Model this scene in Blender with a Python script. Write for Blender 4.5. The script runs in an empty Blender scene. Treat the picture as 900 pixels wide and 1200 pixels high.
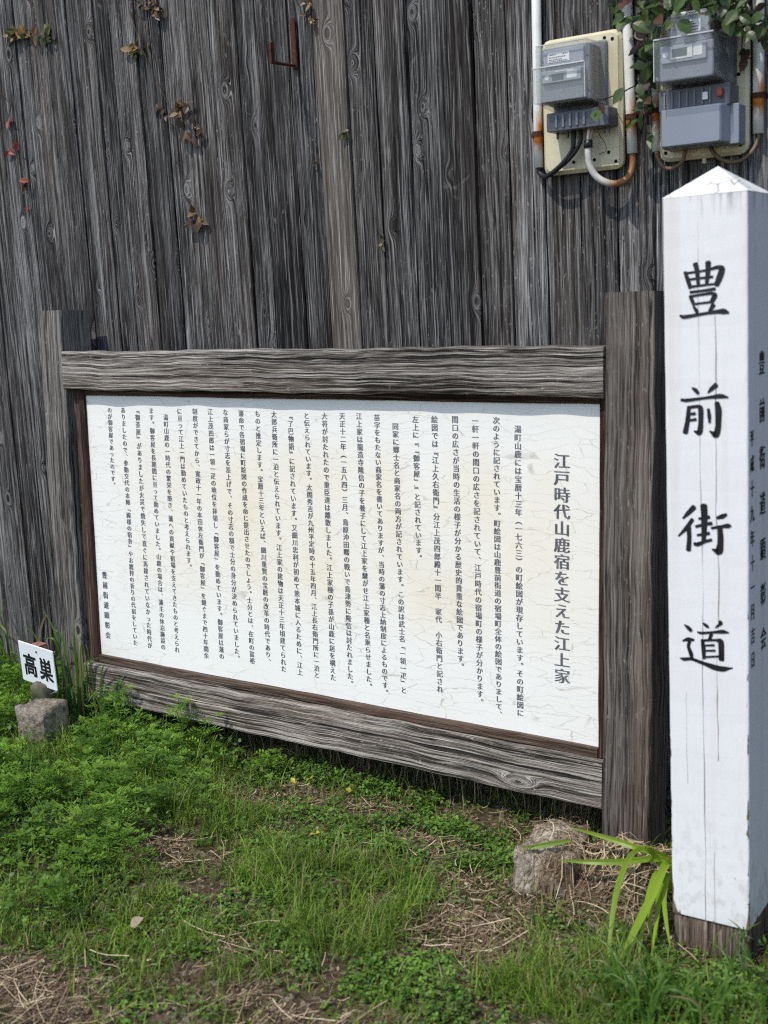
import bpy, bmesh, math, random
import numpy as np
from mathutils import Vector, Matrix

random.seed(7)
rng = np.random.default_rng(11)
scene = bpy.context.scene
col = scene.collection
R = math.radians

# ------------------------------------------------------------------ camera
# world axes: X along the notice board (to its right), Y into the wall, Z up; metres
CAM = np.array([2.941, -2.6672, 1.38])
CR = np.array([0.83190, 0.55297, -0.04673])
CU = np.array([-0.05859, 0.17124, 0.98348])
CW = np.array([-0.55184, 0.81541, -0.17485])
cam_d = bpy.data.cameras.new('camera')
cam = bpy.data.objects.new('camera', cam_d); col.objects.link(cam)
cam.matrix_world = Matrix(((CR[0], CU[0], -CW[0], CAM[0]), (CR[1], CU[1], -CW[1], CAM[1]), (CR[2], CU[2], -CW[2], CAM[2]), (0, 0, 0, 1)))
cam_d.sensor_fit = 'VERTICAL'; cam_d.sensor_height = 36.0; cam_d.lens = 36.0 * 1400 / 1200
cam_d.clip_start = 0.05; cam_d.clip_end = 500
cam_d.dof.use_dof = True; cam_d.dof.focus_distance = 3.45; cam_d.dof.aperture_fstop = 3.6
scene.camera = cam
scene.cycles.use_denoising = False        # the light is direct: full sampling keeps the fine grain crisp
scene.cycles.filter_width = 1.15
scene.cycles.max_bounces = 8

# ------------------------------------------------------------------ light
EL, AZ = 57.0, 14.0        # sun height; degrees to the left of straight-on to the board
world = bpy.data.worlds.new('World'); scene.world = world; world.use_nodes = True
wn = world.node_tree
bg = wn.nodes['Background']; sky = wn.nodes.new('ShaderNodeTexSky')
sky.sky_type = 'NISHITA'; sky.sun_disc = False; sky.sun_elevation = R(EL); sky.sun_rotation = R(180 + AZ)
wn.links.new(sky.outputs[0], bg.inputs[0]); bg.inputs[1].default_value = 0.15
sun_dir = Vector((-math.sin(R(AZ)) * math.cos(R(EL)), -math.cos(R(AZ)) * math.cos(R(EL)), math.sin(R(EL))))
sd = bpy.data.lights.new('sun', 'SUN'); sd.energy = 2.5; sd.angle = R(0.53); sd.color = (1.0, 0.945, 0.86)
so = bpy.data.objects.new('sun', sd); col.objects.link(so)
so.rotation_euler = sun_dir.to_track_quat('Z', 'Y').to_euler(); so.location = (0, -4, 6)
vs = scene.view_settings
vs.view_transform = 'Standard'; vs.look = 'None'; vs.gamma = 1; vs.use_curve_mapping = False; vs.exposure = 0.48

# ------------------------------------------------------------------ helpers
def at(px, py, Y):
    """point of the plane y = Y seen at a pixel of the 900x1200 photograph"""
    v = (px - 450) / 1400 * CR - (py - 600) / 1400 * CU + CW
    return CAM + v * ((Y - CAM[1]) / v[1])

def tag(o, label=None, cat=None, group=None, kind=None):
    if label: o['label'] = label
    if cat: o['category'] = cat
    if group: o['group'] = group
    if kind: o['kind'] = kind
    return o

def empty(name, loc, label, cat, group=None, rot=None):
    o = bpy.data.objects.new(name, None); col.objects.link(o); o.location = loc
    o.empty_display_size = 0.05
    if rot is not None: o.rotation_euler = rot
    return tag(o, label, cat, group)

class MB:
    """collects vertices and faces (with a grain coordinate and a random value) and links them as ONE mesh object"""
    def __init__(s): s.v = []; s.f = []; s.g = []; s.r = []
    def add(s, vs, fs, gr=None, rnd=0.5):
        b = len(s.v)
        s.v += [tuple(p) for p in vs]; s.f += [tuple(b + i for i in f) for f in fs]
        s.g += [tuple(p) for p in (gr if gr is not None else vs)]
        s.r += [rnd] * len(vs) if np.isscalar(rnd) else list(rnd)
        return s
    def build(s, name, mat, parent=None, off=(0, 0, 0), smooth=False):
        V = np.array(s.v, float) - np.array(off, float)
        return np_mesh(name, V, s.f, mat, parent, s.g, s.r, smooth)

def np_mesh(name, V, F, mat, parent=None, G=None, RN=None, smooth=False):
    me = bpy.data.meshes.new(name)
    V = np.asarray(V, np.float32)
    if isinstance(F, np.ndarray):
        n = F.shape[1]; nf = len(F)
        me.vertices.add(len(V)); me.loops.add(nf * n); me.polygons.add(nf)
        me.vertices.foreach_set('co', V.ravel())
        me.loops.foreach_set('vertex_index', F.astype(np.int32).ravel())
        me.polygons.foreach_set('loop_start', np.arange(0, nf * n, n, dtype=np.int32))
        me.polygons.foreach_set('loop_total', np.full(nf, n, np.int32))
        me.update(calc_edges=True)
    else:
        me.from_pydata(V.tolist(), [], F); me.update()
    if G is not None:
        a = me.attributes.new('gr', 'FLOAT_VECTOR', 'POINT'); a.data.foreach_set('vector', np.asarray(G, np.float32).ravel())
    if RN is not None:
        a = me.attributes.new('rnd', 'FLOAT', 'POINT'); a.data.foreach_set('value', np.asarray(RN, np.float32).ravel())
    if smooth: me.polygons.foreach_set('use_smooth', np.ones(len(me.polygons), bool))
    if mat: me.materials.append(mat)
    o = bpy.data.objects.new(name, me); col.objects.link(o)
    if parent: o.parent = parent
    return o

def beam(mb, axis, u0, u1, a0, a1, b0, b1, r=0.004, n=24, wob=0.0012, rnd=None, flip=False, off=None):
    """weathered timber: rounded-rectangle section swept along an axis (0 x, 1 y, 2 z), slightly uneven"""
    rnd = random.random() if rnd is None else rnd
    ca, cb, ha, hb = (a0 + a1) / 2, (b0 + b1) / 2, (a1 - a0) / 2, (b1 - b0) / 2
    sec = []
    for sx, sy, t0 in ((1, 1, 0), (-1, 1, 90), (-1, -1, 180), (1, -1, 270)):
        for t in (0, 45, 90):
            sec.append((sx * (ha - r) + r * math.cos(R(t0 + t)), sy * (hb - r) + r * math.sin(R(t0 + t))))
    m = len(sec); vs = []; gr = []; off = random.random() * 40 if off is None else off
    ph = [random.random() * 6.3 for _ in range(8)]
    for i in range(n + 1):
        u = u0 + (u1 - u0) * i / n
        wa = wob * (math.sin(u * 9 + ph[0]) + .6 * math.sin(u * 31 + ph[1])); wb = wob * (math.sin(u * 8 + ph[2]) + .6 * math.sin(u * 27 + ph[3]))
        for j, (p, q) in enumerate(sec):
            e = wob * .7 * math.sin(u * 47 + ph[4 + j % 4] + j)
            A, B = ca + p + wa + e * (1 if p > 0 else -1), cb + q + wb + e
            vs.append({0: (u, A, B), 1: (A, u, B), 2: (A, B, u)}[axis])
            gr.append((p + off, q + off * .7, u + off * 1.3) if not flip else (q + off, p + off * .7, u + off * 1.3))
    fs = []
    for i in range(n):
        for j in range(m):
            k = (j + 1) % m
            q = (i * m + j, i * m + k, (i + 1) * m + k, (i + 1) * m + j)
            fs.append(q if axis != 1 else q[::-1])
    c0 = tuple(range(m))[::-1]; c1 = tuple(n * m + j for j in range(m))
    fs += [c0, c1] if axis != 1 else [c0[::-1], c1[::-1]]
    return mb.add(vs, fs, gr, rnd)

def rbox(mb, x0, x1, y0, y1, z0, z1, r=0.003, rnd=0.5):
    """small box with rounded vertical-plane corners and chamfered front, facing -y"""
    def ring(y, ins):
        out = []; rr = max(r - ins * .0, 1e-4)
        for cx, cz, t0 in ((x1 - ins - rr, z1 - ins - rr, 0), (x0 + ins + rr, z1 - ins - rr, 90), (x0 + ins + rr, z0 + ins + rr, 180), (x1 - ins - rr, z0 + ins + rr, 270)):
            for t in (0, 30, 60, 90):
                out.append((cx + rr * math.cos(R(t0 + t)), y, cz + rr * math.sin(R(t0 + t))))
        return out
    c = min(r * .5, (y1 - y0) * .4)
    rings = [ring(y1, 0), ring(y0 + c, 0), ring(y0, c)]
    m = 16; vs = sum(rings, []); fs = []
    for i in range(2):
        for j in range(m):
            k = (j + 1) % m; fs.append((i * m + j, (i + 1) * m + j, (i + 1) * m + k, i * m + k))
    fs += [tuple(range(m)), tuple(2 * m + j for j in range(m))[::-1]]
    fs = [f[::-1] for f in fs]
    return mb.add(vs, fs, None, rnd)

def tube(mb, pts, rad, n=12, rnd=0.5, cap=True):
    pts = [Vector(p) for p in pts]
    if np.isscalar(rad): rad = [rad] * len(pts)
    vs = []; up = Vector((.13, .31, .94))
    for i, p in enumerate(pts):
        t = (pts[min(i + 1, len(pts) - 1)] - pts[max(i - 1, 0)]).normalized()
        if i == 0:
            x = t.orthogonal().normalized()
        else:
            x = (x - t * x.dot(t)).normalized()
        y = t.cross(x)
        for j in range(n):
            a = 2 * math.pi * j / n
            vs.append(p + (x * math.cos(a) + y * math.sin(a)) * rad[i])
    fs = [(i * n + j, i * n + (j + 1) % n, (i + 1) * n + (j + 1) % n, (i + 1) * n + j) for i in range(len(pts) - 1) for j in range(n)]
    if cap: fs += [tuple(range(n))[::-1], tuple((len(pts) - 1) * n + j for j in range(n))]
    return mb.add(vs, fs, None, rnd)

def spline(pts, n=8):
    """Catmull-Rom through points"""
    P = [Vector(p) for p in pts]; P = [P[0] * 2 - P[1]] + P + [P[-1] * 2 - P[-2]]
    out = []
    for i in range(1, len(P) - 2):
        for k in range(n):
            t = k / n
            out.append(.5 * ((2 * P[i]) + (P[i + 1] - P[i - 1]) * t + (2 * P[i - 1] - 5 * P[i] + 4 * P[i + 1] - P[i + 2]) * t * t + (3 * P[i] - P[i - 1] - 3 * P[i + 1] + P[i + 2]) * t ** 3))
    out.append(P[-2]); return out

# ------------------------------------------------------------------ materials
class NT:
    def __init__(s, name):
        s.m = bpy.data.materials.new(name); s.m.use_nodes = True; s.t = s.m.node_tree
        s.b = s.t.nodes['Principled BSDF']; s.out = s.t.nodes['Material Output']
    def n(s, ty, **kw):
        nd = s.t.nodes.new(ty)
        for k, v in kw.items(): setattr(nd, k, v)
        return nd
    def put(s, sock, v):
        if v is None: return
        if isinstance(v, bpy.types.NodeSocket): s.t.links.new(v, sock)
        elif isinstance(v, (tuple, list)) and len(v) == 3 and sock.type == 'RGBA': sock.default_value = (*v, 1)
        else: sock.default_value = v
    def math(s, op, a, b=None, c=None, clamp=False):
        nd = s.n('ShaderNodeMath', operation=op, use_clamp=clamp)
        for i, v in enumerate((a, b, c)): s.put(nd.inputs[i], v)
        return nd.outputs[0]
    def mul(s, a, b): return s.math('MULTIPLY', a, b)
    def addm(s, a, b): return s.math('ADD', a, b)
    def attr(s, name, vec=True):
        nd = s.n('ShaderNodeAttribute', attribute_name=name); return nd.outputs['Vector' if vec else 'Fac']
    def sep(s, v):
        nd = s.n('ShaderNodeSeparateXYZ'); s.put(nd.inputs[0], v); return nd.outputs
    def comb(s, x, y, z):
        nd = s.n('ShaderNodeCombineXYZ')
        for i, v in enumerate((x, y, z)): s.put(nd.inputs[i], v)
        return nd.outputs[0]
    def vscale(s, v, sc):
        nd = s.n('ShaderNodeVectorMath', operation='MULTIPLY'); s.put(nd.inputs[0], v); nd.inputs[1].default_value = sc; return nd.outputs[0]
    def vadd(s, v, w):
        nd = s.n('ShaderNodeVectorMath', operation='ADD'); s.put(nd.inputs[0], v); s.put(nd.inputs[1], w); return nd.outputs[0]
    def noise(s, v, scale=1.0, detail=2.0, rough=.5, dist=0.0, col=False):
        nd = s.n('ShaderNodeTexNoise'); s.put(nd.inputs['Vector'], v)
        nd.inputs['Scale'].default_value = scale; nd.inputs['Detail'].default_value = detail; nd.inputs['Roughness'].default_value = rough; nd.inputs['Distortion'].default_value = dist
        return nd.outputs['Color' if col else 'Fac']
    def vor(s, v, scale=1.0, feature='F1', rand=1.0):
        nd = s.n('ShaderNodeTexVoronoi', feature=feature); s.put(nd.inputs['Vector'], v)
        nd.inputs['Scale'].default_value = scale; nd.inputs['Randomness'].default_value = rand; return nd.outputs
    def ramp(s, f, stops, interp='LINEAR'):
        nd = s.n('ShaderNodeValToRGB'); cr = nd.color_ramp; cr.interpolation = interp
        while len(cr.elements) < len(stops): cr.elements.new(.5)
        for e, (p, c) in zip(cr.elements, stops):
            e.position = p; e.color = (*c, 1) if isinstance(c, (tuple, list)) else (c, c, c, 1)
        s.put(nd.inputs[0], f); return nd.outputs[0]
    def mix(s, f, a, b, mode='MIX'):
        nd = s.n('ShaderNodeMix', data_type='RGBA', blend_type=mode); s.put(nd.inputs[0], f); s.put(nd.inputs[6], a); s.put(nd.inputs[7], b); return nd.outputs[2]
    def mapr(s, v, a, b, c=0.0, d=1.0, smooth=False):
        nd = s.n('ShaderNodeMapRange', clamp=True)
        if smooth: nd.interpolation_type = 'SMOOTHSTEP'
        s.put(nd.inputs[0], v)
        for i, x in enumerate((a, b, c, d)): nd.inputs[i + 1].default_value = x
        return nd.outputs[0]
    def bump(s, h, strength=.3, dist=.004):
        nd = s.n('ShaderNodeBump'); s.put(nd.inputs['Height'], h); nd.inputs['Strength'].default_value = strength; nd.inputs['Distance'].default_value = dist
        s.t.links.new(nd.outputs[0], s.b.inputs['Normal'])
    def done(s, colr, rough=.6, spec=.3):
        s.put(s.b.inputs['Base Color'], colr); s.put(s.b.inputs['Roughness'], rough); s.b.inputs['Specular IOR Level'].default_value = spec
        return s.m

def wood(name, dark, mid, light, brown=(.09, .05, .03), knots=(8, .0, 4.2), gate=.62, gfreq=95, contrast=1.0, warmth=.25, bump=.5, var=.5, warp=6.0, wand=.014, fib_len=1.0, ridge=.6, rfreq=70, splits=()):
    s = NT(name); P = s.attr('gr'); x, y, z = s.sep(P); rnd = s.attr('rnd', False)
    wander = s.noise(s.vscale(P, (5, 5, 1.6)), 1, 2)
    xw = s.math('MULTIPLY_ADD', s.math('SUBTRACT', wander, .5), wand, x)
    V = s.vor(s.comb(s.mul(xw, knots[0]), s.mul(y, knots[1]), s.mul(z, knots[2])))
    d = V['Distance']; cellr = s.sep(V['Color'])[0]
    g = s.math('GREATER_THAN', cellr, gate)
    k = s.mul(g, s.math('EXPONENT', s.mul(s.mul(d, d), -62.0)))
    f = s.math('MULTIPLY_ADD', k, warp, s.mul(xw, gfreq))
    s1 = s.noise(s.comb(f, s.mul(y, gfreq), s.mul(z, 1.5)), 1, 2.5, .6)
    s2 = s.noise(s.comb(s.math('MULTIPLY_ADD', k, 14, s.mul(xw, 430)), s.mul(y, 430), s.mul(z, 15 * fib_len)), 1, 3, .62)
    s3 = s.noise(s.vscale(P, (38, 38, .8)), 1, 2, .5)
    val = s.addm(s.addm(s.mul(s1, .42), s.mul(s2, .36)), s.mul(s3, .22))
    val = s.math('MULTIPLY_ADD', s.math('SUBTRACT', val, .5), contrast, .5)
    patch = s.noise(s.vscale(P, (4, 4, 1.3)), 1, 3, .6)
    val2 = s.addm(val, s.mul(s.math('SUBTRACT', patch, .5), .22))
    c = s.ramp(val2, [(.33, [q * .5 for q in dark]), (.40, dark), (.49, mid), (.57, [m * .65 + l * .35 for m, l in zip(mid, light)]), (.68, light)])
    rd = s.math('ABSOLUTE', s.math('SUBTRACT', s.noise(s.comb(s.math('MULTIPLY_ADD', k, warp * 1.1, s.mul(xw, rfreq)), s.mul(y, rfreq), s.mul(z, .9)), 1, 2.2, .65), .5))
    rl = s.mapr(rd, .004, .030, 1, 0)
    c = s.mix(s.mul(rl, ridge), c, [q * .45 for q in dark])
    rh = s.mul(s.mapr(s.math('ABSOLUTE', s.math('SUBTRACT', rd, .06)), .0, .018, 1, 0), s.mapr(patch, .4, .62))
    c = s.mix(s.mul(rh, ridge * .6), c, light)
    tint = s.noise(s.vscale(P, (9, 9, .55)), 1, 2)
    c = s.mix(s.mul(s.mapr(tint, .45, .75), warmth), c, s.mix(s.mapr(val2, .3, .75), [b * .3 for b in brown], [b * 1.9 for b in brown]))
    # silvery fibres that stand proud, dark checks
    fib = s.noise(s.comb(s.math('MULTIPLY_ADD', k, 20, s.mul(xw, 260)), s.mul(y, 260), s.mul(z, 5.5 * fib_len)), 1, 1.5)
    c = s.mix(s.mul(s.mapr(fib, .61, .68), .6), c, [min(1, q * 1.25) for q in light])
    chk = s.noise(s.comb(s.math('MULTIPLY_ADD', k, 4, s.mul(xw, 62)), s.mul(y, 62), s.mul(z, .9)), 1, 1)
    chk = s.mul(s.mapr(s.math('ABSOLUTE', s.math('SUBTRACT', chk, .5)), .006, .02, 1, 0), s.mapr(s.noise(s.vscale(P, (20, 20, 2.3)), 1, 1), .5, .6))
    c = s.mix(s.mul(chk, .85), c, [q * .25 for q in dark])
    kr = s.mapr(s.sep(V['Color'])[1], 0, 1, .028, .068); dn = s.math('DIVIDE', d, kr); core = s.mul(g, s.mapr(dn, .85, 1.25, 1, 0)); halo = s.mul(g, s.mapr(s.math('ABSOLUTE', s.math('SUBTRACT', dn, 1.6)), .0, .5, 1, 0))
    c = s.mix(s.mul(halo, .6), c, light)
    c = s.mix(s.mul(core, .92), c, s.mix(s.math('GREATER_THAN', cellr, .8), [q * .14 for q in brown], [q * .7 for q in brown]))
    c = s.mix(1.0, c, s.ramp(rnd, [(0, 1 - var), (.5, 1.0), (1, 1 + var)]), 'MULTIPLY')
    c = s.mix(s.mul(s.math('GREATER_THAN', rnd, .98), .38), c, s.mix(val, (.10, .085, .07), (.30, .265, .22)))
    spk = s.mul(s.mapr(s.noise(s.vscale(P, (190, 190, 60)), 1, 2), .66, .72), s.mapr(patch, .42, .6))
    c = s.mix(s.mul(spk, .6), c, [min(1, q * 1.3) for q in light])
    scf = s.noise(s.vscale(P, (16, 16, 9)), 1, 4, .7, 1.5)
    c = s.mix(s.mul(s.mapr(scf, .64, .78), .5), c, light)
    spl = 0.0
    for (x0, amp, fr, wd, z0, z1) in splits:
        xc = s.math('MULTIPLY_ADD', s.math('SUBTRACT', s.noise(s.comb(x0, 1.7, s.mul(z, fr)), 1, 3, .6), .5), amp, x0)
        wv = s.mul(s.mapr(s.noise(s.comb(x0 + 5, 2, s.mul(z, 4)), 1, 2), .3, .65), wd)
        wv = s.mul(wv, s.mul(s.mapr(z, z0, z0 + .12), s.mapr(z, z1, z1 - .1)))
        spl = s.math('MAXIMUM', spl, s.math('LESS_THAN', s.math('ABSOLUTE', s.math('SUBTRACT', x, xc)), wv))
    if splits: c = s.mix(s.mul(spl, .93), c, (.012, .010, .009)); chk = s.math('MAXIMUM', chk, spl)
    hgt = s.math('SUBTRACT', s.addm(val, s.mul(fib, .25)), s.addm(s.addm(s.mul(chk, 1.2), s.mul(rl, .45)), s.mul(core, .5)))
    s.bump(hgt, bump, .006)
    return s.done(c, .82, .18)

def plain(name, c, rough=.5, spec=.4, metal=0, var=.12, nscale=40, bump=0, dirt=None, dscale=14, dth=(.52, .7)):
    s = NT(name); tc = s.n('ShaderNodeTexCoord').outputs['Object']
    n1 = s.noise(tc, nscale, 3); cc = s.mix(1.0, c, s.ramp(n1, [(.3, 1 - var), (.7, 1 + var)]), 'MULTIPLY')
    if dirt: cc = s.mix(s.mapr(s.noise(tc, dscale, 4, .65), *dth), cc, dirt)
    if bump: s.bump(n1, bump, .003)
    s.b.inputs['Metallic'].default_value = metal
    return s.done(cc, s.ramp(n1, [(.2, max(0, rough - .1)), (.8, min(1, rough + .1))]), spec)

def leafmat(name, a, b, cdry=None, rough=.45, trans=.35, dry=.9):
    """rnd attribute picks the leaf's own colour; light comes partly through"""
    s = NT(name); r = s.attr('rnd', False)
    stops = [(0, a), (dry, b)] + ([(min(1, dry + .03), cdry), (1, [q * .7 for q in cdry])] if cdry else [])
    c = s.ramp(r, stops); tc = s.n('ShaderNodeTexCoord').outputs['Object']
    c = s.mix(1.0, c, s.ramp(s.noise(tc, 5, 2), [(.3, .8), (.7, 1.2)]), 'MULTIPLY')
    s.done(c, rough, .35)
    tr = s.n('ShaderNodeBsdfTranslucent'); s.put(tr.inputs[0], s.mix(1.0, c, (1.25, 1.3, .7), 'MULTIPLY'))
    mx = s.n('ShaderNodeMixShader'); mx.inputs[0].default_value = trans
    s.t.links.new(s.b.outputs[0], mx.inputs[1]); s.t.links.new(tr.outputs[0], mx.inputs[2]); s.t.links.new(mx.outputs[0], s.out.inputs[0])
    return s.m

M_wall = wood('weathered_black_boards', (.008, .0077, .0077), (.047, .0455, .045), (.27, .265, .26), brown=(.075, .05, .034), gate=.30, knots=(9, 0, 5.0), warmth=.40, var=.55, contrast=1.35, ridge=.75, rfreq=110, gfreq=140, warp=9.0, bump=.7)
M_post = wood('weathered_post', (.020, .016, .014), (.088, .076, .067), (.22, .20, .18), brown=(.11, .065, .04), warmth=.45, ridge=.65, rfreq=100, gfreq=130, warp=9.0, gate=.5, var=.35, knots=(7, 0, 4.4), contrast=1.15)
M_post2 = wood('silver_weathered_post', (.024, .022, .021), (.125, .116, .106), (.30, .285, .265), brown=(.10, .07, .05), warmth=.2, gate=.35, var=.35, knots=(8, 0, 4.4), contrast=1.25, ridge=.6, rfreq=110, gfreq=140, warp=9.0)
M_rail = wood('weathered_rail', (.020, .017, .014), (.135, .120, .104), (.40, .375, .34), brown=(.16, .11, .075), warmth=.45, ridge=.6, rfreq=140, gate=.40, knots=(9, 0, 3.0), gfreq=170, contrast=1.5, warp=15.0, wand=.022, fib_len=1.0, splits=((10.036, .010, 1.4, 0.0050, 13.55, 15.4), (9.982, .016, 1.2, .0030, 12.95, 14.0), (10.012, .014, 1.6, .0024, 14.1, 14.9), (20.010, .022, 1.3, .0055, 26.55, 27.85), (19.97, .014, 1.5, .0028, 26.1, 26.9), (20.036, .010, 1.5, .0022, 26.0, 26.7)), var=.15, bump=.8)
M_rail2 = wood('beige_brown_rail', (.030, .024, .019), (.185, .162, .138), (.47, .435, .385), brown=(.19, .135, .095), warmth=.5, ridge=.6, rfreq=140, gate=.40, knots=(9, 0, 3.0), gfreq=170, contrast=1.5, warp=15.0, wand=.022, fib_len=1.0, splits=((10.036, .010, 1.4, 0.0050, 13.55, 15.4), (9.982, .016, 1.2, .0030, 12.95, 14.0), (10.012, .014, 1.6, .0024, 14.1, 14.9), (20.010, .022, 1.3, .0055, 26.55, 27.85), (19.97, .014, 1.5, .0028, 26.1, 26.9), (20.036, .010, 1.5, .0022, 26.0, 26.7)), var=.15, bump=.8)  # bottom rail: paler, warmer beige-brown wood
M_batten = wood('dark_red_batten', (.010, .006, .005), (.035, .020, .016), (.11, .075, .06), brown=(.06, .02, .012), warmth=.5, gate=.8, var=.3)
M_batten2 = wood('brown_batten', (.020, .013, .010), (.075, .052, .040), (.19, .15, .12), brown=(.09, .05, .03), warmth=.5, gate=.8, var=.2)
M_base = wood('bare_stump_wood', (.030, .022, .017), (.13, .10, .078), (.30, .25, .21), brown=(.14, .08, .05), warmth=.5, gate=.8, contrast=1.2, var=.2)

# ------------------------------------------------------------------ ground (one sheet to the horizon)
def vnoise(x, y, seed=0):
    """smooth value noise in -1..1"""
    x = np.asarray(x, float); y = np.asarray(y, float)
    xi = np.floor(x).astype(np.int64); yi = np.floor(y).astype(np.int64); fx = x - xi; fy = y - yi
    fx = fx * fx * (3 - 2 * fx); fy = fy * fy * (3 - 2 * fy)
    def h(a, b):
        n = (a * 374761393 + b * 668265263 + seed * 144269) & 0x7fffffff
        n = ((n ^ (n >> 13)) * 1274126177) & 0x7fffffff
        return ((n ^ (n >> 16)) & 0xffff) / 32767.5 - 1
    return (h(xi, yi) * (1 - fx) + h(xi + 1, yi) * fx) * (1 - fy) + (h(xi, yi + 1) * (1 - fx) + h(xi + 1, yi + 1) * fx) * fy

def gz(x, y):
    x = np.asarray(x, float); y = np.asarray(y, float)
    near = np.clip(1.5 - np.hypot(x - 1, y + .7) / 4, 0, 1)
    z = near * (.012 * vnoise(x * 3, y * 3, 1) + .007 * vnoise(x * 9, y * 9, 2) + .004 * vnoise(x * 23, y * 23, 3))
    z = z + .03 * np.clip((y + .1) / .3, 0, 1) * near
    z = z + .03 * np.exp(-((x + .1) ** 2 / .3 + (y + .1) ** 2 / .2)) + .085 * np.clip(1.25 - np.sqrt(((x - 1.93) / .20) ** 2 + ((y + .20) / .14) ** 2), 0, 1) ** 1.0 * (1 + .25 * vnoise(x * 22, y * 22, 8)) - .028 * np.exp(-((x - 2.2) ** 2 / .03 + (y + .40) ** 2 / .02))
    return z

def axis_coords(a, b, step, far):
    c = np.arange(a, b + step / 2, step); g = [.2, .5, 1, 2, 4, 8, 16, 32, far]
    return np.concatenate([[a - q for q in g[::-1]], c, [b + q for q in g]])
gx = axis_coords(-1.6, 3.2, .022, 90); gy = axis_coords(-2.2, .3, .022, 90)
GX, GY = np.meshgrid(gx, gy); nx, ny = len(gx), len(gy)
gv = np.stack([GX.ravel(), GY.ravel(), gz(GX, GY).ravel()], 1)
ii = (np.arange(ny - 1)[:, None] * nx + np.arange(nx - 1)[None]).ravel()
gf = np.stack([ii, ii + 1, ii + nx + 1, ii + nx], 1)
s = NT('soil'); P = s.n('ShaderNodeTexCoord').outputs['Object']
n1 = s.noise(P, 6, 5, .65); n2 = s.noise(P, 55, 4, .7); n3 = s.noise(P, 170, 3, .6); v1 = s.vor(P, 95)
c = s.ramp(n2, [(.3, (.035, .023, .015)), (.5, (.095, .065, .043)), (.72, (.20, .15, .10))])
c = s.mix(s.mapr(n1, .50, .68), c, s.ramp(n3, [(.3, (.015, .025, .008)), (.7, (.05, .075, .02))]))
c = s.mix(s.mul(s.math('GREATER_THAN', s.sep(v1['Color'])[0], .86), .7), c, (.30, .25, .19))
s.bump(s.addm(n2, s.mul(n3, .5)), .9, .02)
M_soil = s.done(c, .95, .1)
g = np_mesh('ground', gv, gf, M_soil, smooth=True); tag(g, kind='structure')

# ------------------------------------------------------------------ board wall of the old building
seams = [-.479, -.358, -.232, -.109, .011, .084, .19, .293, .398, .487, .589, .663, .779, .87, .973, 1.067, 1.169, 1.263, 1.366, 1.461, 1.562, 1.658, 1.757, 1.85]
while seams[0] > -4.0: seams.insert(0, seams[0] - random.uniform(.09, .125))
while seams[-1] < 4.2: seams.append(seams[-1] + random.uniform(.085, .105))
YW = .16
w = MB(); rs = random.Random(5)
dark_ids = {}
for i, (a, b) in enumerate(zip(seams, seams[1:])):
    gap = rs.choice([.003, .004, .005, .0065]); 
    if abs(a + .109) < .01: gap = .009
    if abs(a - 1.067) < .01 or abs(a - 1.461) < .01: gap = .006
    yo = rs.uniform(-.004, .004); rnd = rs.betavariate(2.2, 2.2)
    rnd = min(rnd, .95)
    if abs(a - .87) < .01: rnd = 1.0
    n = 40; off = rs.random() * 60; ph = [rs.random() * 6.3 for _ in range(6)]
    vs = []; gr = []; lean = rs.uniform(-.001, .001); c_ = rs.uniform(-.0025, .0025)
    for k in range(n + 1):
        z = -.05 + 3.3 * k / n
        sh = (1.75 - z) * (.008 + lean)
        e0 = a + gap + .0012 * math.sin(z * 5 + ph[0]) + .0008 * math.sin(z * 17 + ph[1]); e1 = b + .0012 * math.sin(z * 5.5 + ph[2]) + .0008 * math.sin(z * 19 + ph[3])
        y0 = YW + yo + .002 * math.sin(z * 2 + ph[4])
        for (xx, yy) in ((e0, y0 + .026), (e0, y0 + .002), (e0 + .004, y0), ((e0 + e1) / 2, y0 + c_), (e1 - .004, y0), (e1, y0 + .002), (e1, y0 + .026)):
            vs.append((xx + sh, yy, z)); gr.append((xx + off, (yy - YW) + off * .6, z + off * 1.7))
    m = 7; fs = [(k * m + j, k * m + j + 1, (k + 1) * m + j + 1, (k + 1) * m + j) for k in range(n) for j in range(m - 1)]
    fs += [tuple(range(m))[::-1], tuple(n * m + j for j in range(m))]
    w.add(vs, fs, gr, rnd)
# dark backing behind the boards
bk = [(-4.2, YW + .032, -.05), (4.4, YW + .032, -.05), (4.4, YW + .032, 3.25), (-4.2, YW + .032, 3.25), (-4.2, YW + .14, -.05), (4.4, YW + .14, -.05), (4.4, YW + .14, 3.25), (-4.2, YW + .14, 3.25)]
w.add(bk, [(0, 1, 2, 3), (5, 4, 7, 6), (4, 0, 3, 7), (1, 5, 6, 2), (3, 2, 6, 7), (4, 5, 1, 0)], None, 0.0)
wall = w.build('plank_wall', M_wall)
tag(wall, 'weathered dark grey wall of upright wooden planks behind the notice board', 'wall')

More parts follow.
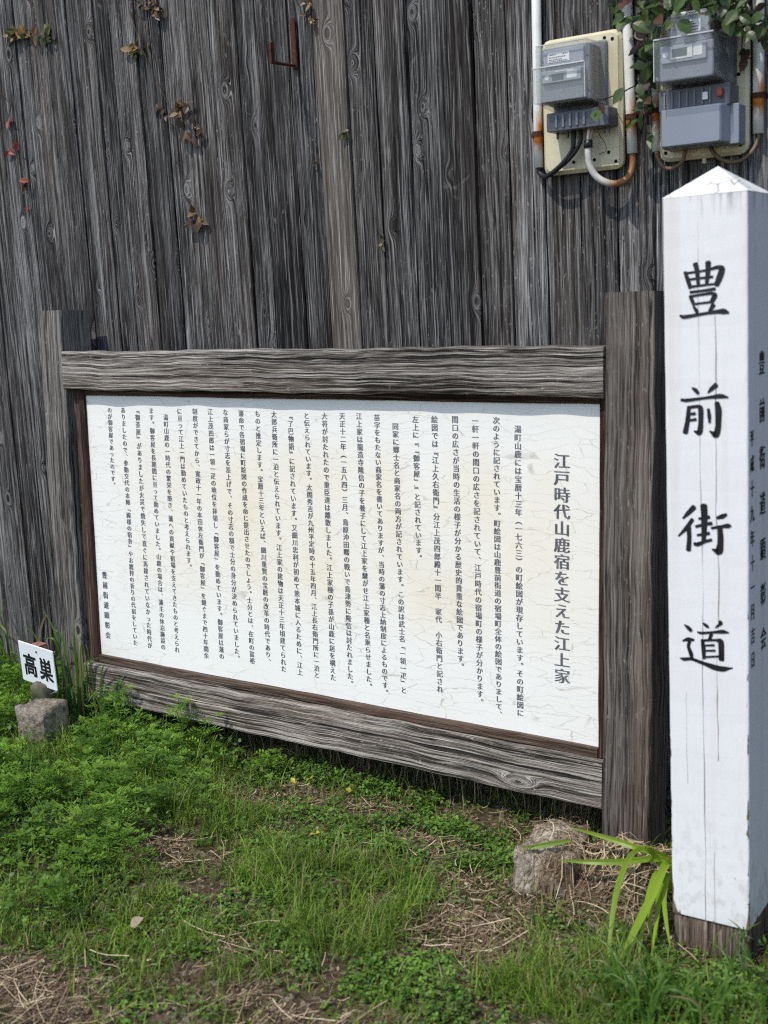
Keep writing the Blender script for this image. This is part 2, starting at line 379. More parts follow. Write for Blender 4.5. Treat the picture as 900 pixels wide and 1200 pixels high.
# ------------------------------------------------------------------ letters
_glyphs = {}
def load_glyphs(text):
    objs = {}
    for ch in sorted(set(text)):
        if ch in _glyphs or ch == '\u3000': continue
        cu = bpy.data.curves.new('glyph', 'FONT'); cu.body = ch; cu.resolution_u = 2; cu.fill_mode = 'FRONT'
        o = bpy.data.objects.new('glyph', cu); col.objects.link(o); objs[ch] = o
    bpy.context.view_layer.update(); dg = bpy.context.evaluated_depsgraph_get()
    for ch, o in objs.items():
        me = bpy.data.meshes.new_from_object(o.evaluated_get(dg))
        bm = bmesh.new(); bm.from_mesh(me); bmesh.ops.remove_doubles(bm, verts=bm.verts, dist=1e-4)
        nrm = np.zeros((len(bm.verts), 2)); bm.verts.index_update()
        for e in bm.edges:
            if len(e.link_faces) == 1:
                p, q = e.verts[0].co, e.verts[1].co; t = np.array([q.x - p.x, q.y - p.y]); L = np.hypot(*t) + 1e-9
                nn = np.array([t[1], -t[0]]) / L; cf = e.link_faces[0].calc_center_median()
                mid = (p + q) / 2
                if nn[0] * (cf.x - mid.x) + nn[1] * (cf.y - mid.y) > 0: nn = -nn
                for v in e.verts: nrm[v.index] += nn
        nrm /= (np.linalg.norm(nrm, axis=1, keepdims=True) + 1e-9)
        _glyphs[ch] = (np.array([(v.co.x, v.co.y) for v in bm.verts]), [tuple(v.index for v in f.verts) for f in bm.faces], nrm)
        bm.free(); bpy.data.meshes.remove(me)
        cu = o.data; bpy.data.objects.remove(o); bpy.data.curves.remove(cu)

def put_glyph(mb, ch, cx, cz, sx, sz, y, tx=.012, tz=-.012, to=None, vert=True):
    """one character, its em square centred at (cx, cz), lying in the plane y; strokes thickened by tx across and tz up"""
    if ch not in _glyphs: return
    V, F, N = _glyphs[ch]; V = V + N * np.array([tx, tz]) - np.array([.5, .38])
    if vert and ch in '「」『』（）': V = np.stack([V[:, 1], -V[:, 0]], 1)
    if vert and ch in '、。': V = V + np.array([.62, .55])
    pts = [(cx + p[0] * sx, y, cz + p[1] * sz) for p in V]
    if to: pts = [to(p) for p in pts]
    mb.add(pts, F)

def column(mb, text, xt, zt, xb, zb, w, y, tx=.012, tz=-.012, sq=.97):
    n = len(text); pitch = (zt - zb) / n
    for i, ch in enumerate(text):
        f = (i + .5) / n
        put_glyph(mb, ch, xt + (xb - xt) * f, zt + (zb - zt) * f, w, pitch * sq, y, tx, tz)

# ------------------------------------------------------------------ notice board
board = empty('notice_board', (0, 0, 0), 'large weathered timber notice board with a white panel of dense vertical writing', 'notice board')
board.matrix_world = Matrix(((1, 0, .0073, -.0082), (-.0002, .9995, .0328, -.0368), (-.0073, -.0328, .9994, .0006), (0, 0, 0, 1)))
m = MB(); beam(m, 2, -.2, 1.394, -.168, -.059, -.030, .092, .004, 40, rnd=.6); m.build('post', M_post2, board)
m = MB(); beam(m, 2, -.2, 1.3845, 1.800, 1.922, -.030, .092, .004, 40, rnd=.5); m.build('post', M_post, board)
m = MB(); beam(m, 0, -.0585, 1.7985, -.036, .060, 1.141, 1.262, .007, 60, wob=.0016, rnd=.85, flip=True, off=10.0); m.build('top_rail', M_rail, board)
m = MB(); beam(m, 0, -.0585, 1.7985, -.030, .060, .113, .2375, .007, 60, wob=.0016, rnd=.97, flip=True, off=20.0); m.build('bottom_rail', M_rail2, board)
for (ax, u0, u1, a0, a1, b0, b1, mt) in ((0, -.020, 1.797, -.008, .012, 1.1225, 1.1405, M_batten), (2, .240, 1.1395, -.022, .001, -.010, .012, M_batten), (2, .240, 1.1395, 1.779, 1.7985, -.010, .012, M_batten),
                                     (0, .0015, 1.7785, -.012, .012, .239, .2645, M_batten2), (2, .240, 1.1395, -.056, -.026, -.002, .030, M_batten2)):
    m = MB(); beam(m, ax, u0, u1, a0, a1, b0, b1, .002, 24, .0006, flip=(ax == 0)); m.build('inner_frame', mt, board)

s = NT('aged_white_panel'); P = s.n('ShaderNodeTexCoord').outputs['Object']; x, y, z = s.sep(P)
wp = s.noise(P, 4.5, 3, .55, col=True)
pw = s.vadd(P, s.vscale(s.vadd(wp, (-.5, -.5, -.5)), (.10, .0, .05)))
pw2 = s.vadd(pw, s.vscale(s.vadd(s.noise(P, 26, 3, .6, col=True), (-.5, -.5, -.5)), (.035, .0, .018)))
e = s.vor(s.vscale(pw2, (9, 0, 40)), 1, 'DISTANCE_TO_EDGE')['Distance']
e2 = s.vor(s.vscale(pw2, (3.0, 0, 34)), 1, 'DISTANCE_TO_EDGE')['Distance']
gate = s.mapr(s.noise(s.vscale(P, (3.5, 1, 4)), 1, 2), .34, .48)
thin = s.mapr(s.noise(P, 30, 2), .35, .65, .3, 1)
cr = s.math('MAXIMUM', s.mul(s.mul(s.mapr(e, .003, .018, 1, 0), gate), thin), s.mul(s.mul(s.mapr(e2, .003, .014, 1, 0), s.mapr(s.noise(s.vscale(P, (2, 1, 5)), 1, 1), .5, .62)), thin))
st = s.mul(s.mul(s.mapr(z, .42, .62, 0, 1, True), s.mapr(z, .90, 1.06, 1, 0, True)), s.mul(s.mapr(s.noise(s.vscale(P, (5, 1, 2.2)), 1, 4, .6), .30, .66), s.mul(s.mapr(x, .05, .35, 0, 1, True), s.mapr(x, 1.75, 1.5, .25, 1, True))))
c = s.mix(s.mul(st, .72), (.795, .79, .75), (.76, .67, .49))
blot = s.mul(s.mapr(s.noise(s.vscale(P, (14, 1, 9)), 1, 4, .7), .60, .74), st)
c = s.mix(s.mul(blot, .28), c, (.70, .52, .30))
c = s.mix(s.mul(s.mapr(s.noise(P, 2.5, 4, .6), .42, .75), .14), c, (.60, .60, .56))
spk = s.math('GREATER_THAN', s.noise(P, 160, 1), .80)
c = s.mix(s.mul(spk, .5), c, (.25, .22, .18))
c = s.mix(s.mul(cr, .55), c, (.26, .22, .15))
M_panel = s.done(c, .42, .4)
pm = MB(); rbox(pm, 0.0, 1.7795, 0.0, .010, .2600, 1.1235, .0015); panel = pm.build('panel', M_panel, board)

s = NT('worn_black_print'); P = s.n('ShaderNodeTexCoord').outputs['Object']; z = s.sep(P)[2]
wn_ = s.noise(s.vscale(P, (40, 40, 40)), 1, 3, .6); wn2 = s.noise(P, 3, 2)
top = s.mapr(z, 1.0, 1.09, 0, .55)
c = s.mix(s.math('ADD', s.mul(s.mapr(wn_, .45, .75), .5), s.mul(top, wn2), clamp=True), (.09, .09, .103), (.32, .325, .345))
M_print = s.done(c, .5, .3)

TITLE = '江戸時代山鹿宿を支えた江上家'
BODY = ['　湯町山鹿には宝暦十三年（一七六三）の町絵図が現存しています。その町絵図に', '次のように記されています。町絵図は山鹿豊前街道の宿場町全体の絵図でありまして、',
 '一軒一軒の間口の広さを記されていて、江戸時代の宿場町の様子が分かります。', '間口の広さが当時の生活の様子が分かる歴史的貴重な絵図であります。', '絵図では『江上久右衛門』分江上茂四郎殿十一間半　家代　小右衛門と記され',
 '左上に『「御客屋」』と記されています。', '　同家に郷士名と商家名の両方が記されています。この訳は武士名「一領一疋」と', '苗字をもたない商家名を書いてありますが、当時の藩の寸志上納制度によるものです。',
 '江上家は龍造寺隆信の子を養子にして江上家を継がせ江上家種と名乗らせました。', '天正十二年（一五八四）三月、島原沖田畷の戦いで島津勢に隆信は討たれました。', '大将が討たれたので重臣達は離散しました。江上家種の子孫が山鹿に居を構えた',
 'と伝えられています。太閤秀吉が九州平定時の十五年四月、江上長右衛門所に一泊と', '『了巴物語』に記されています。又細川忠利が初めて熊本城に入るために、江上', '太郎兵衛所に一泊と伝えられています。江上家の建物は天正十三年頃建てられた',
 'ものと推定します。宝暦十三年といえば、細川重賢の宝暦の改革の時代であり、', '藩命で各宿場に町絵図の作成を命じ提出させたのでしょう。士分とは、在町の富裕', 'な商家らが寸志を差上げで、その寸志の額で士分の身分が決められていました。',
 '江上茂四郎は一領一疋の地位を拝領し「御客屋」を勤めています。御客屋は藩の', '制度ができてから、寛政十一年の本田休左衛門が「御客屋」を継ぐまで四十年間余', 'に亘って江上一門は勤めていたものと考えられます。', '　湯町山鹿の一時代の繁栄を築き、藩への貢献や宿場を支えてきたものと考えられ',
 'ます。御客屋を長期間に亘って勤めていました。山鹿の場合は、藩主の休泊施設の', '『御茶屋』がありましたが火災で焼失して直ぐに再建されていなかった時代が', 'ありましたので、参勤交代の本陣「殿様の宿舎」やお鷹狩の折りの代宿をしていた', 'のが御客屋であったのです。']
FOOT = '豊前街道顕彰会'
POS = [(1.555, 1.067, 1.558, .307), (1.494, 1.087, 1.495, .294), (1.433, 1.085, 1.439, .318), (1.373, 1.087, 1.381, .407), (1.311, 1.086, 1.315, .334), (1.252, 1.084, 1.255, .691), (1.188, 1.064, 1.198, .313), (1.129, 1.086, 1.136, .298),
 (1.070, 1.089, 1.082, .307), (1.014, 1.088, 1.017, .305), (.953, 1.087, .956, .314), (.890, 1.086, .898, .313), (.832, 1.084, .836, .312), (.773, 1.088, .775, .313), (.712, 1.088, .718, .328), (.650, 1.088, .655, .322),
 (.590, 1.090, .596, .322), (.530, 1.091, .533, .319), (.469, 1.090, .470, .313), (.406, 1.089, .416, .588), (.348, 1.070, .347, .315), (.288, 1.089, .287, .316), (.228, 1.089, .228, .313), (.166, 1.088, .163, .314), (.106, 1.087, .103, .827)]
SIDE1, SIDE2 = '豊前街道顕彰会', '平成十九年十一月吉日'
load_glyphs(TITLE + ''.join(BODY) + FOOT + SIDE1 + SIDE2 + '高巣')
tm = MB(); column(tm, TITLE, 1.676, 1.002, 1.677, .413, .0445, -.0008, .046, -.006); tm.build('title_lettering', M_print, panel)
tm = MB()
for t, (xt, zt, xb, zb) in zip(BODY, POS): column(tm, t.lstrip('　'), xt, zt, xb, zb, .0205, -.0008, .036, .000)
column(tm, FOOT, .038, .553, .038, .317, .0235, -.0008, .055, .012, .72)
tm.build('body_lettering', M_print, panel)

# ------------------------------------------------------------------ white marker post
wpst = empty('marker_post', (2.1755, -.3035, 0), 'tall white painted square post with four large black brushed characters and pointed top', 'marker post', rot=(0, R(-.494), 0))
s = NT('flaking_white_paint'); P = s.attr('gr'); x, y, z = s.sep(P)
def crack(x0, amp, fr, wdt, z0, z1, seed):
    nz = s.noise(s.comb(seed, 0, s.mul(z, fr)), 1, 3, .6)
    xc = s.math('MULTIPLY_ADD', s.math('SUBTRACT', nz, .5), amp, x0)
    wv = s.mul(s.mapr(s.noise(s.comb(seed + 9, 3, s.mul(z, 7)), 1, 2), .33, .6), wdt)
    inside = s.mul(s.mul(s.math('GREATER_THAN', z, z0), s.math('LESS_THAN', z, z1)), s.math('LESS_THAN', y, -.08))
    return s.mul(s.math('LESS_THAN', s.math('ABSOLUTE', s.math('SUBTRACT', x, xc)), wv), inside)
ck = s.math('MAXIMUM', crack(-.010, .016, 2.2, .0013, .0, 1.0, 3), crack(.020, .03, 3.0, .0014, .42, 1.32, 14))
ck = s.math('MAXIMUM', ck, crack(-.012, .02, 2.5, .0006, 1.0, 1.56, 33)); ck = s.math('MAXIMUM', ck, crack(.012, .014, 3, .0008, .05, .22, 41)); ck = s.math('MAXIMUM', ck, crack(-.045, .014, 3, .0006, .36, .56, 57))
n1 = s.noise(s.vscale(P, (60, 60, 14)), 1, 4, .65); n2 = s.noise(s.vscale(P, (150, 150, 22)), 1, 3, .6); n0 = s.noise(s.vscale(P, (3, 3, 6)), 1, 2)
edge = s.mapr(s.math('MAXIMUM', s.math('ABSOLUTE', x), s.math('ABSOLUTE', y)), .0765, .0825, 0, 1)
rim = s.mul(s.math('MINIMUM', s.mapr(s.math('ABSOLUTE', x), .0745, .0815), s.mapr(s.math('ABSOLUTE', y), .0745, .0815)), s.mapr(z, 1.2, .3, .05, .30))
bot = s.mapr(z, .10, .06, 0, .22); crn = s.mul(s.mapr(x, -.058, -.085, 0, .25), s.mapr(z, .17, .08, 0, 1))
chip = s.math('GREATER_THAN', s.addm(s.addm(s.addm(n1, rim), bot), crn), .80)
topst = s.mul(s.mapr(z, 1.50, 1.547, 0, 1), s.mapr(s.noise(s.vscale(P, (70, 70, 5)), 1, 2), .52, .68))
spots = s.mul(s.math('GREATER_THAN', s.noise(s.vscale(P, (85, 85, 45)), 1, 2), .735), s.mapr(z, .9, .4, .15, .7))
c = s.mix(s.mul(s.mapr(n0, .4, .7), .25), (.745, .74, .745), (.67, .66, .645))
c = s.mix(s.mul(s.mapr(s.noise(s.vscale(P, (22, 22, .8)), 1, 3), .55, .72), .35), c, (.60, .55, .48))
c = s.mix(s.mul(s.mapr(n2, .5, .8), .15), c, (.55, .55, .57))
c = s.mix(s.mul(topst, .6), c, (.12, .12, .12)); c = s.mix(spots, c, (.40, .38, .36)); c = s.mix(s.mul(ck, .75), c, (.11, .085, .07))
spl = s.mul(s.mapr(z, .35, .06, 0, 1), s.mapr(s.noise(s.vscale(P, (45, 45, 30)), 1, 4, .7), .50, .68)); c = s.mix(s.mul(spl, .45), c, (.30, .25, .20))
c = s.mix(chip, c, s.mix(n2, (.05, .035, .025), (.26, .19, .13)))
s.bump(s.math('SUBTRACT', s.mul(n2, .25), s.addm(s.mul(chip, .5), ck)), .5, .004)
M_paint = s.done(c, .5, .35)
H = .0825
def sqbeam(z0, z1, h, r, n, tw=0.0):
    vs = []; gr = []; sec = []
    for sx, sy, t0 in ((1, 1, 0), (-1, 1, 90), (-1, -1, 180), (1, -1, 270)):
        for t in (0, 45, 90): sec.append((sx * (h - r) + r * math.cos(R(t0 + t)), sy * (h - r) + r * math.sin(R(t0 + t))))
    for i in range(n + 1):
        z = z0 + (z1 - z0) * i / n
        for j, (p, q) in enumerate(sec):
            e = tw * (math.sin(z * 41 + j) + .7 * math.sin(z * 97 + 2 * j)) if i not in () else 0
            vs.append((p * (1 + e), q * (1 + e), z)); gr.append(vs[-1])
    mm = len(sec); fs = [(i * mm + j, i * mm + (j + 1) % mm, (i + 1) * mm + (j + 1) % mm, (i + 1) * mm + j) for i in range(n) for j in range(mm)]
    fs += [tuple(range(mm))[::-1], tuple(n * mm + j for j in range(mm))]
    return vs, fs, gr
m = MB(); vs, fs, gr = sqbeam(.062, 1.547, H, .004, 60, .002); m.add(vs, fs, gr); m.build('painted_shaft', M_paint, wpst)
m = MB(); vs, fs, gr = sqbeam(-.25, .0615, H - .003, .006, 12, .02)
m.add(vs, fs, [(q[0] + 3, q[1] + 2, q[2]) for q in gr], .55); m.build('bare_base', M_base, wpst)
s = NT('scratched_white_cap'); P = s.n('ShaderNodeTexCoord').outputs['Object']
n1 = s.noise(s.vscale(P, (1, 1, .4)), 45, 4, .7); sc = s.vor(s.vadd(s.vscale(P, (1, 1.4, 1)), s.vscale(s.noise(P, 25, 2, col=True), (.02, .02, .02))), 26, 'DISTANCE_TO_EDGE')['Distance']
c = s.mix(s.mul(s.mapr(sc, .0, .07, 1, 0), s.mul(s.mapr(s.noise(P, 16, 2), .44, .55), .9)), (.76, .76, .775), (.16, .15, .14))
c = s.mix(s.mul(s.mapr(n1, .62, .72), .5), c, (.45, .42, .40))
M_cap = s.done(c, .5, .35)
b_ = H + .0004; m = MB(); z0, z1 = 1.5475, 1.6045
m.add([(-b_, -b_, z0), (b_, -b_, z0), (b_, b_, z0), (-b_, b_, z0), (0.0, 0, z1)], [(0, 1, 4), (1, 2, 4), (2, 3, 4), (3, 0, 4), (3, 2, 1, 0)])
m.build('pointed_cap', M_cap, wpst)

STROKES = [
[(-38.6,1405.4,4.5),(-33.5,1391.5,6.4),(-28.4,1375.3,6.0)],
[(-36.4,1403.1,3.3),(-15.4,1404.7,3.0),(6.9,1407.0,3.0),(26.0,1411.5,5.1),(34.7,1408.1,9.1),(28.8,1390.8,9.4),(22.9,1377.6,7.6)],
[(-28.2,1391.2,3.3),(-9.5,1392.2,3.0),(15.6,1393.6,3.6)],
[(-18.2,1419.9,7.6),(-14.6,1407.6,7.0),(-12.6,1381.7,5.1)],
[(7.0,1421.2,8.3),(6.9,1406.2,7.3),(4.0,1382.2,5.4)],
[(-29.1,1376.8,3.6),(-0.7,1378.9,3.0),(25.8,1380.3,3.0)],
[(-28.5,1366.7,3.9),(-3.8,1368.3,3.6),(19.9,1370.6,4.5)],
[(-28.6,1359.5,5.1),(-24.9,1350.6,5.7),(-21.7,1342.5,4.5)],
[(-28.6,1358.7,3.3),(-3.9,1361.4,3.3),(13.9,1363.1,4.2),(20.5,1358.5,7.9),(13.8,1347.4,6.7)],
[(-23.5,1343.6,3.0),(-4.0,1345.3,2.7),(16.8,1346.5,3.0)],
[(-22.0,1338.9,3.6),(-16.8,1331.5,5.4),(-13.9,1324.1,3.6)],
[(16.7,1340.8,7.0),(10.7,1331.7,5.1),(8.5,1326.1,3.6)],
[(-49.4,1323.4,2.7),(-43.4,1319.5,5.1),(-1.2,1325.0,3.9),(22.5,1327.6,5.4),(37.2,1327.7,7.9),(45.9,1324.5,3.3)],
[(-26.1,1182.0,3.1),(-19.3,1177.4,6.2),(-14.6,1171.3,4.4)],
[(21.1,1187.7,7.5),(11.8,1180.2,6.2),(5.0,1172.7,2.5)],
[(-49.4,1159.1,3.7),(-39.9,1157.6,5.0),(-0.7,1162.7,3.7),(30.2,1166.5,6.9),(43.9,1163.5,2.5)],
[(-33.7,1145.3,5.6),(-36.3,1117.5,6.9),(-41.6,1094.2,8.1)],
[(-35.3,1143.7,4.4),(-16.4,1146.8,4.4),(-9.6,1143.8,8.1),(-9.8,1114.6,7.5),(-12.2,1093.0,8.7),(-23.2,1097.5,2.5)],
[(-33.9,1130.5,3.1),(-21.3,1132.1,4.4)],
[(-34.0,1118.1,3.1),(-19.8,1120.7,4.4)],
[(5.4,1140.7,4.4),(7.1,1127.0,5.6),(7.6,1114.8,3.7)],
[(22.4,1152.9,7.5),(25.4,1139.3,10.0),(24.6,1105.8,8.7),(20.5,1088.9,10.0),(8.1,1097.9,2.5)],
[(-25.3,945.8,8.1),(-36.0,934.2,6.9),(-48.1,921.8,3.1)],
[(-28.8,920.3,6.2),(-41.2,902.1,6.2),(-57.6,885.1,2.5)],
[(-36.3,905.6,6.9),(-35.6,881.7,6.9),(-37.5,857.5,7.5)],
[(-5.6,949.9,10.6),(-4.2,928.0,10.0),(-6.2,877.2,6.9)],
[(-15.4,922.6,3.7),(5.3,926.9,5.6)],
[(-21.9,906.4,4.4),(-2.8,912.3,4.4),(9.9,914.6,5.6)],
[(-18.9,889.1,3.7),(5.0,894.4,5.0)],
[(-25.4,871.2,5.0),(-19.0,870.0,6.2),(-3.0,877.4,4.4),(9.6,881.4,4.4)],
[(21.0,926.2,4.4),(31.9,929.9,6.9),(39.7,934.0,4.4)],
[(9.8,905.1,3.7),(28.7,909.3,4.4),(44.2,911.8,6.9),(48.9,911.4,2.5)],
[(27.1,909.2,6.9),(28.5,882.6,8.7),(25.2,857.1,11.9),(11.1,862.5,2.5)],
[(-47.4,701.4,2.1),(-39.5,695.9,6.0),(-34.0,690.9,6.0),(-32.0,690.4,2.1)],
[(-51.8,667.4,2.4),(-39.8,672.3,6.0),(-28.7,671.6,3.9)],
[(-35.8,671.6,4.5),(-40.7,657.4,5.1),(-34.6,642.1,6.7),(-33.1,632.7,5.1)],
[(-57.0,629.8,2.4),(-49.8,628.2,5.4),(-33.9,631.8,4.5),(-10.2,625.1,5.4),(14.7,618.7,8.8),(30.2,617.5,8.5),(50.2,622.4,1.8)],
[(-8.7,708.7,3.0),(-1.8,703.9,5.1),(2.1,701.2,3.0)],
[(24.6,716.1,4.5),(28.4,712.6,5.4),(20.7,706.3,3.3),(16.1,701.9,1.2)],
[(-20.7,689.2,2.1),(-14.4,687.5,3.9),(9.0,691.7,3.3),(32.2,695.8,6.0),(42.9,694.6,2.1)],
[(8.2,688.4,5.1),(3.5,675.2,4.5)],
[(-10.6,673.7,5.1),(-8.4,654.8,6.7),(-7.8,635.8,5.1)],
[(-9.8,672.9,3.3),(16.7,676.7,3.3),(27.5,675.6,9.1),(28.1,656.0,8.5),(28.0,637.0,8.5)],
[(-5.2,662.8,2.4),(13.5,665.6,3.3)],
[(-5.3,651.7,2.4),(15.0,654.4,3.3)],
[(-8.6,638.1,3.0),(27.3,644.0,2.7)],
]
M_ink = plain('black_brush_paint', (.010, .010, .013), .45, .4, var=.3)
def brush(mb, pts, y, i):
    """a brush stroke with swelling and tapering width"""
    P2 = [Vector((p[0] / 1000, 0, p[1] / 1000)) for p in pts]; W = [p[2] / 1000 for p in pts]
    Q = []; WW = []
    for a in range(len(P2) - 1):
        sharp = False
        for k in range(5):
            t = k / 5; Q.append(P2[a].lerp(P2[a + 1], t)); WW.append(W[a] + (W[a + 1] - W[a]) * (t * t * (3 - 2 * t)))
    Q.append(P2[-1]); WW.append(W[-1])
    # soften corners
    for _ in range(2):
        Q = [Q[0]] + [(Q[j - 1] + Q[j] * 2 + Q[j + 1]) / 4 for j in range(1, len(Q) - 1)] + [Q[-1]]
    vs = []; n = len(Q)
    for j in range(n):
        t = (Q[min(j + 1, n - 1)] - Q[max(j - 1, 0)]).normalized(); nn = Vector((-t.z, 0, t.x)); hw = WW[j] / 2
        vs += [(*(Q[j] + nn * hw),), (*(Q[j] - nn * hw),)]
    vs = [(v[0], y - i * .00002, v[2]) for v in vs]
    fs = [(2 * j, 2 * j + 2, 2 * j + 3, 2 * j + 1) for j in range(n - 1)]
    mb.add(vs, fs)
    for (c0, d0, hw) in ((Q[0], (Q[0] - Q[1]).normalized(), WW[0] / 2), (Q[-1], (Q[-1] - Q[-2]).normalized(), WW[-1] / 2)):   # rounded, slanted tips
        nn = Vector((-d0.z, 0, d0.x)); arc = [c0 + nn * hw * math.cos(R(a)) + d0 * hw * .55 * math.sin(R(a)) for a in range(0, 181, 30)]
        mb.add([(p.x, y - i * .00002, p.z) for p in arc], [tuple(range(7))])
for lo, hi in ((0, 13), (13, 22), (22, 33), (33, 46)):
    m = MB()
    for i, st in enumerate(STROKES[lo:hi]): brush(m, [(a, b, w_ * 1.28 + .6) for a, b, w_ in st], -H - .0010, i)
    m.build('brushed_character', M_ink, wpst)
to = lambda p: (H + .0010, p[0], p[2])
for i, ch in enumerate(SIDE1):
    m = MB(); put_glyph(m, ch, .004 + .0018 * i, 1.223 - .0935 * i, .038, .050, 0, .045, .006, to); m.build('side_character', M_ink, wpst)
for i, ch in enumerate(SIDE2):
    m = MB(); put_glyph(m, ch, -.060 + .0004 * i, 1.082 - .0495 * i, .027, .036, 0, .04, .004, to); m.build('side_character', M_ink, wpst)

# ------------------------------------------------------------------ small tilted plate on a concrete stub
M_conc = None
s = NT('rough_concrete'); P = s.n('ShaderNodeTexCoord').outputs['Object']
n1 = s.noise(P, 60, 4, .7); n2 = s.noise(P, 9, 3)
c = s.ramp(n1, [(.3, (.06, .05, .04)), (.5, (.19, .165, .135)), (.72, (.36, .32, .27))]); c = s.mix(s.mul(s.mapr(n2, .45, .65), .6), c, (.055, .06, .025))
s.bump(n1, 1.0, .012); M_conc = s.done(s.mix(1.0, c, (1.25, 1.25, 1.25), 'MULTIPLY'), .95, .1)
def rock(name, c0, size, seed, mat, label, cat, rot=0, sub=4, amp=.12, box=.0, lab_rot=(0, 0)):
    bm = bmesh.new(); bmesh.ops.create_cube(bm, size=2)
    bmesh.ops.subdivide_edges(bm, edges=bm.edges, cuts=2 ** (sub - 1), use_grid_fill=True)
    for v in bm.verts:
        p = v.co.copy(); sph = p.normalized() * 1.15; p = sph.lerp(p, box)
        f = lambda k, sd: float(vnoise(p.x * k + seed * 3.1 + p.z * k * .7, p.y * k + sd + p.z * k * .9, seed))
        q = p * (1 + amp * f(1.3, 1) + amp * .5 * f(3.1, 5) + amp * .25 * f(7, 9))
        v.co = Vector((q.x * size[0], q.y * size[1], q.z * size[2]))
    bmesh.ops.rotate(bm, verts=bm.verts, cent=(0, 0, 0), matrix=Matrix.Rotation(rot, 3, 'Z'))
    me = bpy.data.meshes.new(name); bm.to_mesh(me); bm.free(); me.materials.append(mat)
    me.polygons.foreach_set('use_smooth', np.ones(len(me.polygons), bool))
    o = bpy.data.objects.new(name, me); col.objects.link(o); o.location = c0
    return tag(o, label, cat)
rock('concrete_stub', (-.040, -.265, .055), (.057, .055, .106), 3, M_conc, 'rough concrete stub under the small tilted plate', 'stub', rot=.1, amp=.05, box=.97)
M_moss = plain('mossy_stone', (.10, .10, .07), .95, .1, var=.4, nscale=60, bump=.8, dirt=(.05, .06, .02))
rock('stone', (-.104, -.205, .172), (.034, .028, .036), 8, M_moss, 'small mossy stone on top of the concrete stub', 'stone', amp=.12, box=.3)
plate = empty('name_plate', (-.045, -.245, .0), 'small white tilted plate with two black characters on a thin metal stake', 'sign')
M_plate = plain('white_sheet_plate', (.80, .83, .87), .35, .5, var=.04, nscale=12, dirt=(.62, .62, .6), dscale=9, dth=(.6, .8))
pc = Vector((-.0929, -.2216, .2679))
# orientation of the plate: turned, leaning back, tilted clockwise
ca, sa, cb, sb, cc, sc_ = math.cos(R(1.785)), math.sin(R(1.785)), math.cos(R(9.137)), math.sin(R(9.137)), math.cos(R(7.816)), math.sin(R(7.816))
PR = Matrix(((ca, -sa, 0), (sa, ca, 0), (0, 0, 1))) @ Matrix(((1, 0, 0), (0, cb, -sb), (0, sb, cb))) @ Matrix(((cc, 0, sc_), (0, 1, 0), (-sc_, 0, cc)))
PL = lambda p: tuple(pc + PR @ Vector(p) - Vector(plate.location))
m = MB(); rbox(m, -.0775, .0775, -.001, .002, -.0725, .0725, .004); m.v = [PL(p) for p in m.v]; pl = m.build('plate', M_plate, plate)
for ch_, cx_ in (('高', -.033), ('巣', .037)):
    m = MB(); put_glyph(m, ch_, cx_, -.005, .060, .086, -.0018, .04, .03, PL); m.build('character', M_ink, pl)
M_zinc = plain('dull_zinc', (.32, .33, .33), .45, .5, metal=.8)
M_rust = plain('rusty_iron', (.07, .025, .016), .85, .2, var=.5, nscale=90, bump=.5, dirt=(.05, .022, .016), dscale=30)
for zz in (.052, -.060):
    m = MB(); tube(m, [PL((0.003, -.0010, zz)), PL((.003, -.0040, zz))], [.0032, .0024], 8); m.build('screw', M_rust, pl)
m = MB(); tube(m, [PL((.012, .006, .06)), PL((.016, .007, -.11)), (.022, .028, .19)], .0035, 8); m.build('stake', M_zinc, plate)
# reddish end of a wooden peg behind the plate
s_ = MB(); beam(s_, 2, -.05, .308, -.203, -.158, -.160, -.120, .003, 12, rnd=.6)
M_peg = plain('reddish_wood', (.30, .15, .10), .8, .2, var=.4, nscale=50, bump=.5)
pg = s_.build('wooden_peg', M_peg); tag(pg, 'reddish wooden peg whose end shows just above the small white plate', 'peg')

# ------------------------------------------------------------------ electricity meters and pipes on the wall
M_cream = plain('cream_steel_plate', (.56, .51, .35), .4, .45, var=.08, nscale=18, dirt=(.42, .38, .24), dscale=22, dth=(.55, .8))
M_case = plain('dark_grey_casing', (.095, .105, .125), .45, .4, var=.1)
M_case2 = plain('mid_grey_casing', (.19, .205, .235), .45, .4, var=.08)
M_face = plain('grey_blue_meter_face', (.20, .215, .25), .45, .4, var=.1)
M_face2 = plain('pale_grey_meter_face', (.31, .33, .37), .45, .4, var=.08)
M_lid = plain('blue_grey_lid', (.21, .235, .28), .4, .45, var=.06, nscale=10)
M_black = plain('black_rubber', (.012, .012, .014), .5, .4)
M_hole = plain('screw_hole', (.01, .01, .01), .9, .1)
M_sticker = plain('white_sticker', (.86, .86, .84), .5, .4, var=.05)
M_lcd = plain('meter_display', (.075, .095, .085), .25, .5, var=.05)
M_pale = plain('pale_disc', (.74, .74, .70), .4, .4)
M_red = plain('faded_red_plastic', (.33, .07, .06), .5, .4)
M_copper = plain('brown_cable', (.13, .085, .05), .5, .4, var=.3, nscale=60)
s = NT('smoky_clear_cover')
gl = s.n('ShaderNodeBsdfGlossy'); gl.inputs[0].default_value = (.9, .9, .9, 1); gl.inputs[1].default_value = .08
tp = s.n('ShaderNodeBsdfTransparent'); tp.inputs[0].default_value = (.93, .935, .94, 1)
df = s.n('ShaderNodeBsdfDiffuse'); df.inputs[0].default_value = (.38, .38, .35, 1)
fr = s.n('ShaderNodeFresnel'); fr.inputs[0].default_value = 1.45
m1 = s.n('ShaderNodeMixShader'); m1.inputs[0].default_value = .15; s.t.links.new(tp.outputs[0], m1.inputs[1]); s.t.links.new(df.outputs[0], m1.inputs[2])
